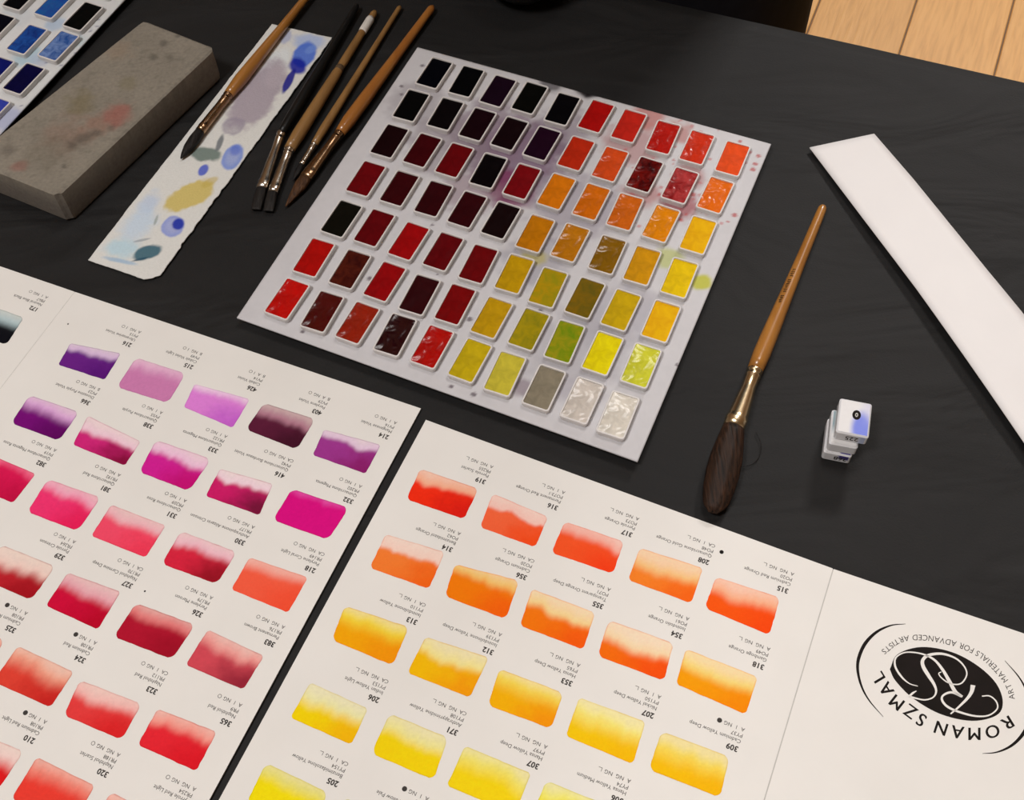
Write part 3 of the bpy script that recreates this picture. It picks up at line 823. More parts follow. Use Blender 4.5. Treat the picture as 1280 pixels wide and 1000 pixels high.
def stains_warm(X, Y, S, T):
    g = 0.60 + 0.05 * (fbm(X, Y, 60, 5) - .5)
    colr = np.stack([g * 1.02, g * 1.0, g * 1.03], -1)
    # purple and wine washes that ran between the dark pans
    for (x, y, r, c, st) in ((650, 200, .034, (.20, .10, .19), .55), (612, 165, .028, (.26, .17, .24), .45), (700, 165, .022, (.25, .18, .24), .4), (640, 235, .016, (.25, .05, .14), .6), (585, 240, .02, (.34, .22, .27), .4),
                             (560, 180, .028, (.33, .27, .31), .4), (720, 260, .03, (.42, .38, .44), .5), (665, 330, .02, (.38, .36, .42), .4), (520, 130, .02, (.36, .32, .35), .35),
                             (735, 108, .010, (.02, .016, .018), .8), (690, 105, .008, (.03, .02, .03), .5), (790, 180, .018, (.52, .25, .25), .45), (812, 145, .012, (.6, .22, .2), .55), (850, 258, .012, (.42, .14, .16), .6),
                             (845, 165, .010, (.55, .22, .2), .5), (803, 240, .012, (.5, .22, .22), .5), (862, 220, .010, (.5, .24, .24), .5), (772, 395, .025, (.46, .44, .5), .4), (720, 440, .03, (.48, .46, .5), .4),
                             (876, 352, .006, (.62, .62, .10), .75), (835, 322, .008, (.58, .62, .22), .55), (668, 322, .008, (.55, .48, .14), .5), (656, 485, .006, (.36, .30, .34), .6), (720, 490, .01, (.5, .47, .52), .4)):
        colr = disc_stain(X, Y, V(x, y, SHEET_Z), r * 1.15, tuple(q * .85 for q in c), min(1, st * 1.45), colr, int(x + y))
    # splashed drops
    rs = random.Random(5)
    drops = [(948, 195), (944, 205), (936, 190), (941, 212), (930, 203), (918, 269), (910, 277), (676, 388), (587, 399), (564, 483), (592, 493), (846, 456), (502, 108), (502, 118), (528, 82), (851, 275), (858, 268), (810, 225), (824, 243), (800, 205), (866, 243), (842, 200), (700, 120), (755, 128), (925, 177), (540, 281), (547, 343), (462, 348), (378, 415)]
    for n, (x, y) in enumerate(drops):
        warm = x > 790 and y < 285
        colr = disc_stain(X, Y, V(x, y, SHEET_Z), rs.uniform(.0010, .0020), (.45, .08, .08) if warm else (.10, .07, .09), .8, colr, n + 50, .3, .4)
    for n in range(60):
        x, y = rs.uniform(770, 905), rs.uniform(150, 285)
        colr = disc_stain(X, Y, V(x, y, SHEET_Z), rs.uniform(.0006, .0016), (.5, .12, .12), .6, colr, n + 90, .3, .4)
    return np.clip(colr, 0, .9)


palette = thing('paint_palette', 'white palette sheet of seventy dark to red, orange and yellow pans', 'palette', V(625, 300, 0))
palette_sheet(palette, pal_quad, stains_warm, 230)
PAL_ROT = math.radians(-25.0)
hue_words = lambda c: ('black' if max(c) < 13 else 'dark wine' if max(c) < 70 else 'white' if min(c) > 180 else 'grey' if min(c) > 100 else 'crimson' if c[1] < 40 and c[0] < 150 else 'red' if c[1] < 60 else 'orange' if c[1] < 0.62 * c[0] else 'ochre' if c[0] < 150 else 'yellow')


def put_pan(pal, px, py, rgb, rgb2, rot, seed, glossy):
    top = SHEET_Z + PAN_H
    p = V(px, py, top - 0.0008) - base(pal)
    o = link('pan', PAN_ME, pal, (p.x, p.y, SHEET_Z), rot + random.uniform(-.03, .03), label='small pan of %s paint' % hue_words(rgb))
    m = paint_mat('paint_cake', rgb, rgb2, 0.2 if glossy else 0.5, 0.0019 if glossy else 0.0005)
    me = paint_mesh(seed, PAN_H - random.uniform(.0005, .0009), m, 0.0004 if glossy else 0.0001)
    link('paint', me, o)


n = 0
for j, row in enumerate(ROWS):
    for i, (x, y) in enumerate(row):
        put_pan(palette, x, y, PCOL[j][i], HUES.get((j, i)), PAL_ROT, n, (j, i) in GLOSSY)
        n += 1

# blue palette, only its corner is in view
bu = Vector((math.cos(math.radians(-26.1)), math.sin(math.radians(-26.1)), 0)); bv = Vector((bu.y, -bu.x, 0))
bcor = V(155, 0, SHEET_Z)


def BP(a, b):
    q = bcor + bu * a + bv * b
    return Vector((q.x, q.y, SHEET_Z))


blue = thing('paint_palette', 'white palette sheet of blue and black pans beside the grey block', 'palette', BP(-0.1, 0.06) * 1.0)
blue.location.z = 0


def stains_cool(X, Y, S, T):
    g = 0.66 + 0.06 * (fbm(X, Y, 60, 9) - .5)
    colr = np.stack([g * .99, g * 1.0, g], -1)
    for (x, y, r, c, st) in ((35, 70, .012, (.28, .5, .62), .55), (70, 30, .008, (.25, .42, .65), .5), (95, 50, .008, (.4, .55, .6), .45), (10, 150, .012, (.25, .3, .6), .5), (50, 75, .008, (.4, .45, .6), .5), (20, 20, .014, (.5, .55, .6), .4)):
        colr = disc_stain(X, Y, V(x, y, SHEET_Z), r, c, st, colr, int(x + y + 3))
    rs = random.Random(8)
    for n in range(30):
        t = rs.uniform(0, 1)
        x, y = 125 - 110 * t + rs.uniform(-9, 14), 18 + 110 * t + rs.uniform(-6, 8)
        colr = disc_stain(X, Y, V(x, y, SHEET_Z), rs.uniform(.0005, .0013), (.12, .12, .22), .7, colr, n, .3, .4)
    return np.clip(colr, 0, .9)


palette_sheet(blue, [BP(-0.225, -0.07), BP(0, -0.07), BP(0, 0.155), BP(-0.225, 0.155)], stains_cool, 160)
for n, (x, y, c, c2, g) in enumerate([(104, 21, (4, 5, 5), None, 0), (73.5, 58, (120, 150, 205), (40, 85, 160), 1), (30, 99, (8, 6, 52), None, 0), (-14, 141, (50, 65, 165), None, 1),
                                      (68, 6, (20, 95, 170), (30, 75, 165), 1), (34, 50, (25, 85, 170), (8, 50, 130), 1), (-8, 90, (14, 22, 95), None, 0), (28, -4, (4, 4, 8), None, 0), (-6, 35, (5, 5, 16), None, 0),
                                      (138, -20, (20, 40, 80), None, 0), (102, -30, (20, 60, 120), None, 0), (62, -38, (8, 8, 20), None, 0)]):
    put_pan(blue, x, y, c, c2, math.radians(-26.1), 100 + n, g)

# ------------------------------------------------------------------ grey block
BZ = 0.022
bq = [V(179, 25, BZ), V(269, 60, BZ), V(72, 245, BZ), V(-40, 200, BZ)]
ctr = sum(bq, Vector()) / 4
block = thing('rectangular_block', 'thick grey rectangular block with paint smudges on its top', 'block', (ctr.x, ctr.y, 0))


def block_mesh():
    n1, n2 = 50, 110
    s = np.linspace(0, 1, n1); t = np.linspace(0, 1, n2)
    S, T = np.meshgrid(s, t, indexing='ij')
    q = [np.array((c.x, c.y)) for c in bq]
    r = 0.07
    def sh(x, r):
        e = np.clip((np.abs(x) - (1 - r)) / r, 0, 1); return 1 - np.sqrt(np.maximum(0, 1 - e * e))
    a, b = S * 2 - 1, T * 2 - 1
    S2 = (a * (1 - r * .8 * sh(b, r * .45)) + 1) / 2; T2 = (b * (1 - r * .35 * sh(a, r)) + 1) / 2
    Pt = ((1 - S2) * (1 - T2))[..., None] * q[0] + (S2 * (1 - T2))[..., None] * q[1] + (S2 * T2)[..., None] * q[2] + ((1 - S2) * T2)[..., None] * q[3]
    ed = np.minimum(np.minimum(S, 1 - S) * .055, np.minimum(T, 1 - T) * .137)
    Z = BZ - 0.0008 * (1 - np.clip(ed / .0016, 0, 1)) ** 2 + 0.0003 * (fbm(Pt[..., 0], Pt[..., 1], 60, 3) - .5)
    X, Y = Pt[..., 0], Pt[..., 1]
    g = 0.25 + 0.05 * (fbm(X, Y, 70, 4) - .5) - 0.03 * (fbm(X, Y, 350, 6) > .64)
    colr = np.stack([g * 1.06, g * .94, g * .76], -1)
    for (x, y, rr, c, st) in ((146, 143, .012, (.36, .10, .08), .62), (120, 155, .012, (.30, .12, .08), .4), (85, 168, .02, (.27, .14, .10), .35), (100, 128, .012, (.17, .13, .04), .45), (158, 104, .008, (.17, .14, .06), .35),
                              (24, 208, .006, (.32, .12, .10), .5), (60, 190, .02, (.15, .125, .09), .35), (90, 182, .006, (.09, .075, .06), .6), (104, 172, .006, (.09, .075, .06), .55), (120, 166, .005, (.09, .075, .06), .5), (140, 160, .004, (.1, .08, .06), .45),
                              (205, 55, .004, (.08, .07, .06), .55), (222, 45, .002, (.08, .07, .06), .55), (192, 72, .004, (.1, .09, .07), .5), (213, 72, .004, (.12, .10, .08), .4), (80, 208, .0025, (.07, .06, .05), .6), (10, 188, .006, (.1, .08, .07), .4), (150, 65, .012, (.3, .18, .1), .25)):
        colr = disc_stain(X, Y, V(x, y, BZ), rr, c, st, colr, int(x + 2 * y), .9, .8)
    vs = np.concatenate([Pt.reshape(-1, 2), Z.reshape(-1, 1)], 1).tolist()
    fs = grid_faces(n1, n2)[:, ::-1].tolist()
    idx = lambda i, j: i * n2 + j
    loop = [idx(i, 0) for i in range(n1)] + [idx(n1 - 1, j) for j in range(1, n2)] + [idx(i, n2 - 1) for i in range(n1 - 2, -1, -1)] + [idx(0, j) for j in range(n2 - 2, 0, -1)]
    cols = colr.reshape(-1, 3).tolist()
    prev = loop
    for z, kx in ((BZ * .5, 1.0), (0.0012, 1.0), (0.0, .985)):
        cur = []
        for li in loop:
            p = vs[li]
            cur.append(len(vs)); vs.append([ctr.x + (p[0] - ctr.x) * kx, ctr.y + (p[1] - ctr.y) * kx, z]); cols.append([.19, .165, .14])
        fs += [(prev[i], prev[(i + 1) % len(loop)], cur[(i + 1) % len(loop)], cur[i]) for i in range(len(loop))]
        prev = cur
    fs.append(tuple(prev))
    o = part('body', vs, fs, M_BLOCK, block, False, np.array(cols))
    fix_normals(o.data)


block_mesh()

# ------------------------------------------------------------------ watercolour test strip
WZ = 0.0009
wq = [V(340, 30, WZ), V(415, 47, WZ), V(193, 353, WZ), V(110, 325, WZ)]
wctr = sum(wq, Vector()) / 4
test = thing('painted_strip', 'narrow white watercolour paper strip with blue, mauve and ochre paint patches', 'paper', (wctr.x, wctr.y, 0))


def test_strip():
    n1, n2 = 80, 380
    s = np.linspace(0, 1, n1); t = np.linspace(0, 1, n2)
    S, T = np.meshgrid(s, t, indexing='ij')
    q = [np.array((c.x, c.y)) for c in wq]
    S2 = S + (0.018 * (fbm(T * 20, T * 0 + 3, 2.2, 2) - .5) * (S ** 4) * 2 + .006 * (fbm(T * 20, T * 0 + 9, 2, 5) - .5) * (1 - S) ** 4 * 2)
    T2 = T + .003 * (fbm(S * 8, S * 0 + 1, 2, 7) - .5) * np.abs(T * 2 - 1) ** 8
    # the far corner below the brush is worn round
    cr = np.clip(S - .85, 0, .15) / .15 * np.clip(T - .975, 0, .025) / .025
    T2 = T2 - cr * .012; S2 = S2 - cr * .05
    Pt = ((1 - S2) * (1 - T2))[..., None] * q[0] + (S2 * (1 - T2))[..., None] * q[1] + (S2 * T2)[..., None] * q[2] + ((1 - S2) * T2)[..., None] * q[3]
    X, Y = Pt[..., 0], Pt[..., 1]
    colr = np.ones(X.shape + (3,)) * np.array((.74, .735, .70))

    def blob(cx, cy, ax, ay, bx, by, c, st, seed, ragged=.35, soft=.3, ring=0.0):
        nonlocal colr
        C, A, B = V(cx, cy, WZ), V(cx + ax, cy + ay, WZ) , V(cx + bx, cy + by, WZ)
        M = np.array([[A.x - C.x, B.x - C.x], [A.y - C.y, B.y - C.y]]); I = np.linalg.inv(M)
        dx, dy = X - C.x, Y - C.y
        e = np.hypot(I[0, 0] * dx + I[0, 1] * dy, I[1, 0] * dx + I[1, 1] * dy) + ragged * (fbm(X, Y, 190, seed) - .5)
        k = sstep(1.0, 1 - soft, e)[..., None] * st
        cc = np.array(lin(c)) / .8
        if ring:
            kk = k * (1 - ring * sstep(.9, .3, e))[..., None]
        else: kk = k
        colr = colr * (1 - kk) + cc * kk
    blob(385, 52, 26, 6, -10, 12, (150, 170, 210), .75, 1, .4, .5)            # pale blue wash at the far end
    blob(357, 46, 8, 3, -6, 10, (140, 150, 190), .6, 14, .4, .5)
    blob(345, 82, 14, 6, -18, 26, (205, 212, 216), .6, 2)
    blob(322, 118, 28, 8, -34, 52, (150, 138, 150), .85, 3, .35, .35)          # mauve
    blob(345, 95, 14, 5, -12, 20, (168, 158, 166), .7, 33, .4, .5)
    blob(292, 158, 14, 5, -9, 12, (138, 130, 146), .7, 4, .4, .3, .4)
    blob(380, 68, 17, -3, -3, 18, (70, 105, 195), .95, 5, .25, .25)            # strong blue flower
    blob(372, 82, 13, 4, -3, 12, (15, 30, 150), .95, 6, .3, .4)
    blob(361, 101, 5, 2, -9, 18, (18, 22, 130), .95, 7, .2, .3)
    blob(388, 62, 9, -2, -2, 7, (105, 135, 205), .8, 8, .2, .5)
    blob(256, 193, 23, 0, 3, 11, (95, 112, 105), .9, 9, .4, .35)                # grey green leaf
    blob(275, 178, 4, 2, -5, 12, (92, 98, 104), .85, 10, .4, .4)
    blob(291, 196, 13, 3, -9, 18, (105, 130, 200), .9, 11, .18, .22, .25)      # blue oval
    blob(294, 188, 8, 2, -4, 9, (70, 95, 190), .6, 12, .2, .6)
    blob(254, 213, 6, 2, -5, 8, (80, 95, 185), .95, 13, .2, .3)
    blob(237, 244, 31, -5, -13, 22, (190, 170, 88), .9, 15, .35, .25)          # ochre patch
    blob(262, 228, 12, -4, -4, 8, (182, 160, 80), .6, 16, .4, .4)
    blob(216, 283, 14, 4, -7, 14, (120, 135, 200), .85, 17, .2, .2, .2)         # ultramarine blot
    blob(223, 280, 8, 2, -3, 9, (25, 45, 155), .95, 18, .25, .35)
    blob(185, 255, 14, 4, -14, 22, (170, 186, 210), .7, 19, .5, .7)
    blob(172, 280, 26, 8, -22, 28, (178, 196, 214), .75, 20, .5, .7)            # pale blue corner
    blob(150, 310, 28, 8, -16, 14, (165, 196, 210), .75, 21, .5, .7)
    blob(150, 326, 26, 6, -5, 3, (130, 165, 195), .7, 22, .4, .6)
    blob(184, 316, 19, -2, -4, 11, (55, 95, 110), .95, 23, .35, .3)              # dark teal dab
    blob(175, 324, 12, -2, -6, 3, (35, 70, 90), .8, 24, .3, .5)
    blob(178, 300, 14, -3, 1, 1.6, (120, 130, 140), .6, 25, .3, .4)
    blob(195, 275, 2, 1, -3, 8, (120, 130, 120), .6, 26, .4, .4)
    Z = WZ + 0.0004 * (fbm(X, Y, 35, 8) - .5)
    top = np.concatenate([Pt.reshape(-1, 2), Z.reshape(-1, 1)], 1)
    o = part('paper', top, grid_faces(n1, n2)[:, ::-1], M_WC, test, True, np.clip(colr, 0, .92).reshape(-1, 3))
    so = o.modifiers.new('thickness', 'SOLIDIFY'); so.thickness = 0.0006; so.offset = -1


test_strip()

# ------------------------------------------------------------------ blank white strip
SZ = 0.003
Lp = [(1012.5, 182), (1079, 273), (1145, 362.6), (1208, 452), (1271, 542)]
Rp = [(1093.6, 164.4), (1142, 222), (1188, 280), (1234, 337), (1280, 392)]
ls = [V(x, y, SZ) for x, y in Lp]; rs_ = [V(x, y, SZ) for x, y in Rp]
ls += [ls[-1] + (ls[-1] - ls[-2]) * k * .8 for k in (1, 2)]
rs_ += [rs_[-1] + (ls[-1] - ls[-2]) * k * 1.15 for k in (1, 2)]
wst = thing('paper_strip', 'blank white paper strip lying diagonally by the table edge', 'paper', V(1180, 330, 0))
nS, nT = 9, 49
vs = []
for t in np.linspace(0, len(ls) - 1, nT):
    i = min(int(t), len(ls) - 2); fct = t - i
    a = ls[i].lerp(ls[i + 1], fct); b = rs_[i].lerp(rs_[i + 1], fct)
    for s in np.linspace(0, 1, nS):
        p = a.lerp(b, s)
        k = t / (len(ls) - 1)
        z = 0.0008 + 0.0034 * math.sin(math.pi * min(1, max(0, k * .9 + .07))) ** 1.2 * (1.0 - 0.45 * s)
        vs.append((p.x, p.y, z))
fcs = grid_faces(nT, nS)
o = part('paper', vs, fcs, M_WHITE, wst, True)
so = o.modifiers.new('thickness', 'SOLIDIFY'); so.thickness = 0.0005; so.offset = 0


# ------------------------------------------------------------------ brushes
def tube(name, pts, rw, rh, mat, parent, seg=20, cap=True, ridges=0.0, rseed=1, label=None):
    """swept body: pts world points, rw half width (level), rh half height"""
    P = [Vector(p) for p in pts]
    rings = []
    rr = random.Random(rseed)
    jitter = [rr.uniform(-1, 1) for _ in range(seg)]
    for i, p in enumerate(P):
        d = (P[min(i + 1, len(P) - 1)] - P[max(i - 1, 0)]).normalized()
        side = d.cross(Vector((0, 0, 1))).normalized(); up = side.cross(d).normalized()
        ring = []
        for k in range(seg):
            a = 2 * math.pi * k / seg
            m = 1 + ridges * jitter[k]
            ring.append(p + side * (rw[i] * math.cos(a) * m) + up * (rh[i] * math.sin(a) * m))
        rings.append(ring)
    vs, fs = loft(rings, cap, cap)
    o = part(name, vs, fs, mat, parent, True, label=label)
    fix_normals(o.data)
    return o


def along(a, b, ts, za=None):
    return [a.lerp(b, t) for t in ts]


def brush(label, handle, ferrule, hair, mats, zz, extra=None, group=None):
    """handle: (end px, ferrule px, [(t, r mm)]); ferrule: (px, [(t, rw, rh)]); hair: (px, [(t, rw, rh)])
    zz: axis heights in mm at handle end, ferrule start, hair start, hair tip"""
    (ex, ey), (fx, fy), hp = handle
    E_, F_ = V(ex, ey, zz[0] / 1000), V(fx, fy, zz[1] / 1000)
    G_ = V(*ferrule[0], zz[2] / 1000); T_ = V(*hair[0], zz[3] / 1000)
    b = thing('paintbrush', label, 'paintbrush', V(fx, fy, 0), group)
    ts = np.array([t for t, r in hp]); rs = np.array([r for t, r in hp])
    tt = np.unique(np.concatenate([np.linspace(0, 1, 24), np.linspace(0, .03, 5)]))
    r = np.interp(tt, ts, rs) / 1000
    tube('handle', along(E_, F_, tt), r, r, mats[0], b)
    fp = ferrule[1]
    tube('ferrule', along(F_, G_, [p[0] for p in fp]), [p[1] / 1000 for p in fp], [p[2] / 1000 for p in fp], mats[1], b, 24)
    hp2 = hair[1]
    hts = np.linspace(0, 1, 16)
    q = np.array(hp2)
    hw = np.interp(hts, q[:, 0], q[:, 1]) / 1000; hh = np.interp(hts, q[:, 0], q[:, 2]) / 1000
    hpnt = along(G_, T_, hts)
    tube('bristles', hpnt, hw, hh, mats[2], b, 36, True, 0.05, int(ex))
    return b, E_, F_, G_, T_


FER = [(0, 1.0, 1.0), (.02, 1.12, 1.12), (.05, 1.12, 1.12), (.06, 1.0, 1.0), (.09, 1.0, 1.0), (.10, 1.1, 1.1), (.13, 1.1, 1.1), (.145, 1.0, 1.0)]


def fer(r0, rw, rh, mid=.5):
    base_ = [(t, a * r0, c * r0) for t, a, c in FER]
    return base_ + [(.35, r0 * .96 + (rw - r0) * .12, r0 * .96 + (rh - r0) * .2), (mid, r0 + (rw - r0) * .4, r0 + (rh - r0) * .5), (.8, r0 + (rw - r0) * .82, r0 + (rh - r0) * .85), (.84, rw * .99, rh * 1.0), (.86, rw * 1.05, rh * 1.06), (.9, rw * 1.05, rh * 1.06), (.92, rw, rh), (1, rw, rh)]


# the large brush
big, bE, bF, bG, bT = brush('large paintbrush with orange wooden handle, brass ferrule and thick dark hair, lying alone', ((1029, 258), (944, 462), [(0, 1.6), (.012, 2.3), (.03, 2.5), (.35, 3.0), (.6, 3.7), (.8, 4.35), (.92, 4.5), (1, 3.9)]),
                            ((917, 534), fer(3.55, 5.3, 4.3)),
                            ((891, 641), [(0, 5.1, 4.0), (.15, 6.2, 4.6), (.35, 7.5, 5.0), (.55, 7.7, 4.9), (.75, 7.0, 4.2), (.88, 5.8, 3.2), (.96, 4.2, 2.0), (1, 2.0, .8)]),
                            (M_AMBER, M_BRASS, M_HAIRM), (2.7, 4.7, 4.9, 4.2))
# loose hair beside it
hpts = smooth_poly([(945, 540), (951, 555), (949, 570), (940, 580), (926, 584)], 6)
tube('stray_hair', [V(x, y, .0004) for x, y in hpts], [.00016] * len(hpts), [.00016] * len(hpts), M_HAIRK, big, 6)
# small worn print along its handle (a row of dark strokes that cannot be read)
axis = (bF - bE).normalized(); sd = axis.cross(Vector((0, 0, 1))).normalized(); upv = sd.cross(axis).normalized()
pv, pf = [], []
rp = random.Random(3)
for k in range(13):
    t = 0.44 + k * 0.0165
    if k in (3, 9): continue
    c = bE.lerp(bF, t); rad = np.interp(t, [0, .35, .6, .8], [2.4, 3.0, 3.7, 4.35]) / 1000
    for h_ in range(2):
        a0, a1 = rp.uniform(-.1, .1) + .15, rp.uniform(.35, .55) + .15
        L0 = (-.0009 + h_ * .0010); L1 = L0 + rp.uniform(.0003, .0006)
        n0 = len(pv)
        for a in (a0, (a0 + a1) / 2, a1):
            for l_ in (L0, L1):
                rr_ = rad + .00006
                pv.append(c + axis * l_ + sd * (rr_ * math.sin(a)) + upv * (rr_ * math.cos(a)))
        pf += [(n0, n0 + 1, n0 + 3, n0 + 2), (n0 + 2, n0 + 3, n0 + 5, n0 + 4)]
part('print', pv, pf, M_INK, big)

# brush lying on the painted strip
brush('amber-handled round brush with dark tip resting on the painted paper strip', ((396, -20), (286, 118), [(0, 1.6), (.05, 2.2), (.4, 2.7), (.7, 3.6), (.88, 4.0), (1, 3.0)]),
      ((250, 164), fer(2.6, 2.9, 2.7)), ((226, 198), [(0, 2.7, 2.5), (.3, 3.3, 2.9), (.6, 3.0, 2.3), (.85, 1.7, 1.3), (1, .4, .4)]), (M_AMBER, M_COPPER, M_HAIRK), (4.2, 4.6, 4.5, 3.0), group=None)
# black brush
brush('flat brush with a black lacquered handle next to the painted strip', ((447, 6), (352, 166), [(0, 1.0), (.02, 1.9), (.4, 2.6), (.75, 3.2), (.93, 3.0), (1, 2.3)]),
      ((327, 235), fer(2.4, 3.2, 1.7)), ((320, 262), [(0, 3.0, 1.5), (.5, 3.3, 1.6), (1, 2.9, .6)]), (M_BLACKLAC, M_NICKEL, M_HAIRK), (3.2, 3.2, 2.5, 1.6))
# taped honey brush
bt, tE, tF, tG, tT = brush('flat brush with honey wooden handle and white tape near its end', ((469, 14), (362, 186), [(0, 1.2), (.02, 2.1), (.3, 2.5), (.42, 2.6), (.44, 2.2), (.46, 2.9), (.7, 3.5), (.9, 3.9), (1, 3.2)]),
                           ((341, 240), fer(2.6, 3.0, 1.8)), ((335, 264), [(0, 2.9, 1.6), (.5, 3.2, 1.7), (1, 2.8, .6)]), (M_AMBER2, M_NICKEL, M_HAIRK), (2.8, 4.0, 3.0, 1.8))
tube('tape', along(tE, tF, (.055, .07, .15, .165)), [.00235, .0026, .0026, .0024], [.00235, .0026, .0026, .0024], M_TAPE, bt)
tube('band', along(tE, tF, (.425, .435, .45, .46)), [.0024, .0027, .0027, .0025], [.0024, .0027, .0027, .0025], M_BANDW, bt)
# thin brush
brush('thin brush with a slender honey wooden handle between two thicker brushes', ((500, 8), (393, 180), [(0, .9), (.015, 1.5), (.3, 1.7), (.65, 2.2), (.9, 2.6), (1, 2.1)]),
      ((377, 206), fer(1.9, 1.7, 1.6)), ((366, 226), [(0, 1.6, 1.5), (.4, 1.9, 1.6), (1, .3, .3)]), (M_AMBER2, M_NICKEL, M_HAIRK), (2.2, 2.8, 2.2, 1.2))
# chestnut brush
brush('thick chestnut-handled brush with brown hair beside the warm palette', ((541, 8), (425, 166), [(0, 1.2), (.02, 2.3), (.4, 2.9), (.75, 3.9), (.92, 4.0), (1, 3.0)]),
      ((382, 222), fer(2.7, 3.9, 2.4)), ((357, 258), [(0, 3.6, 2.2), (.25, 3.8, 2.3), (.6, 2.4, 1.6), (1, .4, .4)]), (M_AMBER3, M_COPPER, M_HAIRB), (3.0, 4.2, 3.2, 1.4))


# ------------------------------------------------------------------ wrapped half pans
def wrapped(label, front_left, front_right, z_top, h, length, paint, nums, emblem):
    A_, B_ = V(*front_left, z_top), V(*front_right, z_top)
    ux = (B_ - A_); w = ux.length; ux.normalize(); uy = Vector((-ux.y, ux.x, 0))
    mid = (A_ + B_) / 2 + uy * length / 2
    flat = Vector((mid.x, mid.y, 0))
    o = thing('wrapped_pan', label, 'paint pan', (mid.x, mid.y, z_top - h), 'wrapped pans in the little stack')
    # paper folded round the pan: rounded box with a printed top and front
    n1, n2 = 21, 27
    vs, cs, fs = [], [], []
    r = .0007
    rings = []
    for z, ins in ((0, r), (r, 0), (h - r, 0), (h, r)):
        rings.append([(x, y, z) for x, y in rrect(w / 2 - ins, length / 2 - ins, .0012, 4)])
    bv_, bf_ = loft(rings)
    body_v = [flat + ux * x + uy * y + Vector((0, 0, z_top - h + z)) for x, y, z in bv_]
    me_c = np.ones((len(body_v), 3)) * np.array((.74, .74, .76))
    bo = part('wrapper', body_v, bf_, M_WRAP, o, False, me_c)
    fix_normals(bo.data)
    # printed label on the top
    s = np.linspace(-1, 1, n1); t = np.linspace(-1, 1, n2); S, T = np.meshgrid(s, t, indexing='ij')
    c = np.ones(S.shape + (3,)) * np.array((.80, .79, .79))
    c = paint(S, T, c)
    lv = [mid + ux * (a * (w / 2 - r * 1.2)) + uy * (b * (length / 2 - r * 1.2)) + Vector((0, 0, .00005)) for a, b in zip(S.ravel(), T.ravel())]
    lp = part('label_print', lv, grid_faces(n1, n2), M_WRAP, o, False, c.reshape(-1, 3))
    # printed front
    n3, n4 = 17, 9
    s = np.linspace(-1, 1, n3); t = np.linspace(0, 1, n4); S, T = np.meshgrid(s, t, indexing='ij')
    c = np.ones(S.shape + (3,)) * np.array((.72, .72, .74)); c = nums[1](S, T, c)
    fv = [mid - uy * (length / 2 + .00005) + ux * (a * (w / 2 - .0013)) + Vector((0, 0, -h + r + b * (h - 2 * r))) for a, b in zip(S.ravel(), T.ravel())]
    part('front_print', fv, grid_faces(n3, n4), M_WRAP, o, False, c.reshape(-1, 3))
    if nums[0]:
        vs_, fs_ = text_cached(nums[0], .0042, .0001)
        part('lettering', [mid - uy * (length / 2 + .0001) + ux * (nums[2] - x) + Vector((0, 0, -h * .3 - y)) for x, y in vs_], fs_, M_INK2, o)
    if emblem:
        ec = mid + ux * .0009 + uy * .0016 + Vector((0, 0, .0001))
        rv, rf = ring_pts(0, 0, 0.0, 1.0, 20)
        eo = part('emblem', [ec + ux * a * .0020 + uy * b * .0027 for a, b in rv], rf, M_INK, o)
        rv, rf = ring_pts(0, 0, .25, .55, 12)
        part('emblem_script', [ec + ux * a * .0013 + uy * b * .0022 + Vector((0, 0, .00005)) for a, b in rv], rf, M_WRAP if False else M_EDGE, eo)
    return o


def p_top(S, T, c):
    k = sstep(1.05, .45, np.hypot((S - .55) * 1.15, (T + .62) * .75))[..., None]
    c = c * (1 - k * .92) + np.array((.16, .22, .80)) * k * .92
    k2 = (sstep(.1, 1.0, S) * sstep(-.9, .6, T) * .35)[..., None]
    return c * (1 - k2) + np.array((.50, .50, .86)) * k2


def p_mid(S, T, c):
    k = (sstep(-.55, -.95, S) * sstep(-.6, .2, T))[..., None]
    return c * (1 - k * .8) + np.array((.14, .26, .30)) * k * .8


def p_low(S, T, c):
    k = (sstep(.1, .3, S) * sstep(.0, -.4, T))[..., None]
    return c * (1 - k * .95) + np.array((.03, .015, .26)) * k * .95


plain = lambda S, T, c: c
indigo = lambda S, T, c: c * (1 - (sstep(.05, .2, S) * sstep(.35, .5, T))[..., None] * .95) + np.array((.025, .012, .22)) * (sstep(.05, .2, S) * sstep(.35, .5, T))[..., None] * .95
bluer = lambda S, T, c: c * (1 - (sstep(.35, .8, S))[..., None] * .55) + np.array((.2, .3, .6)) * sstep(.35, .8, S)[..., None] * .55
HP = .0068
wrapped('paper-wrapped half pan with an indigo patch on its front, bottom of the small stack', (1029.5, 564.5), (1065, 571.5), HP, HP, .0195, p_low, ('368', indigo, .005), False)
wrapped('paper-wrapped half pan with a teal edge, in the middle of the small stack', (1036, 554), (1072.5, 560.5), HP * 2, HP, .0195, p_mid, (None, plain, 0), False)
wrapped('paper-wrapped half pan with a blue blot and black emblem, on top of the small stack', (1045, 539.5), (1086, 547.5), HP * 3, HP, .0195, p_top, ('225', bluer, .0035), True)

# ------------------------------------------------------------------ dark bowl at the far edge
bc = V(655, -22, 0.03)
bowl = thing('bowl', 'small dark grey bowl by the far edge of the black cloth', 'bowl', (bc.x, bc.y + .03, 0))
prof_o = [(.012, 0), (.016, .002), (.024, .010), (.030, .020), (.033, .030)]
prof_i = [(.0315, .030), (.0285, .020), (.022, .011), (.012, .004), (.0008, .003)]
rings = [[(bc.x + r * math.cos(k * math.pi / 20), bc.y + .03 + r * math.sin(k * math.pi / 20), z) for k in range(40)] for r, z in prof_o + prof_i]
vs, fs = loft(rings)
bo = part('vessel', vs, fs, M_BOWL, bowl, True)

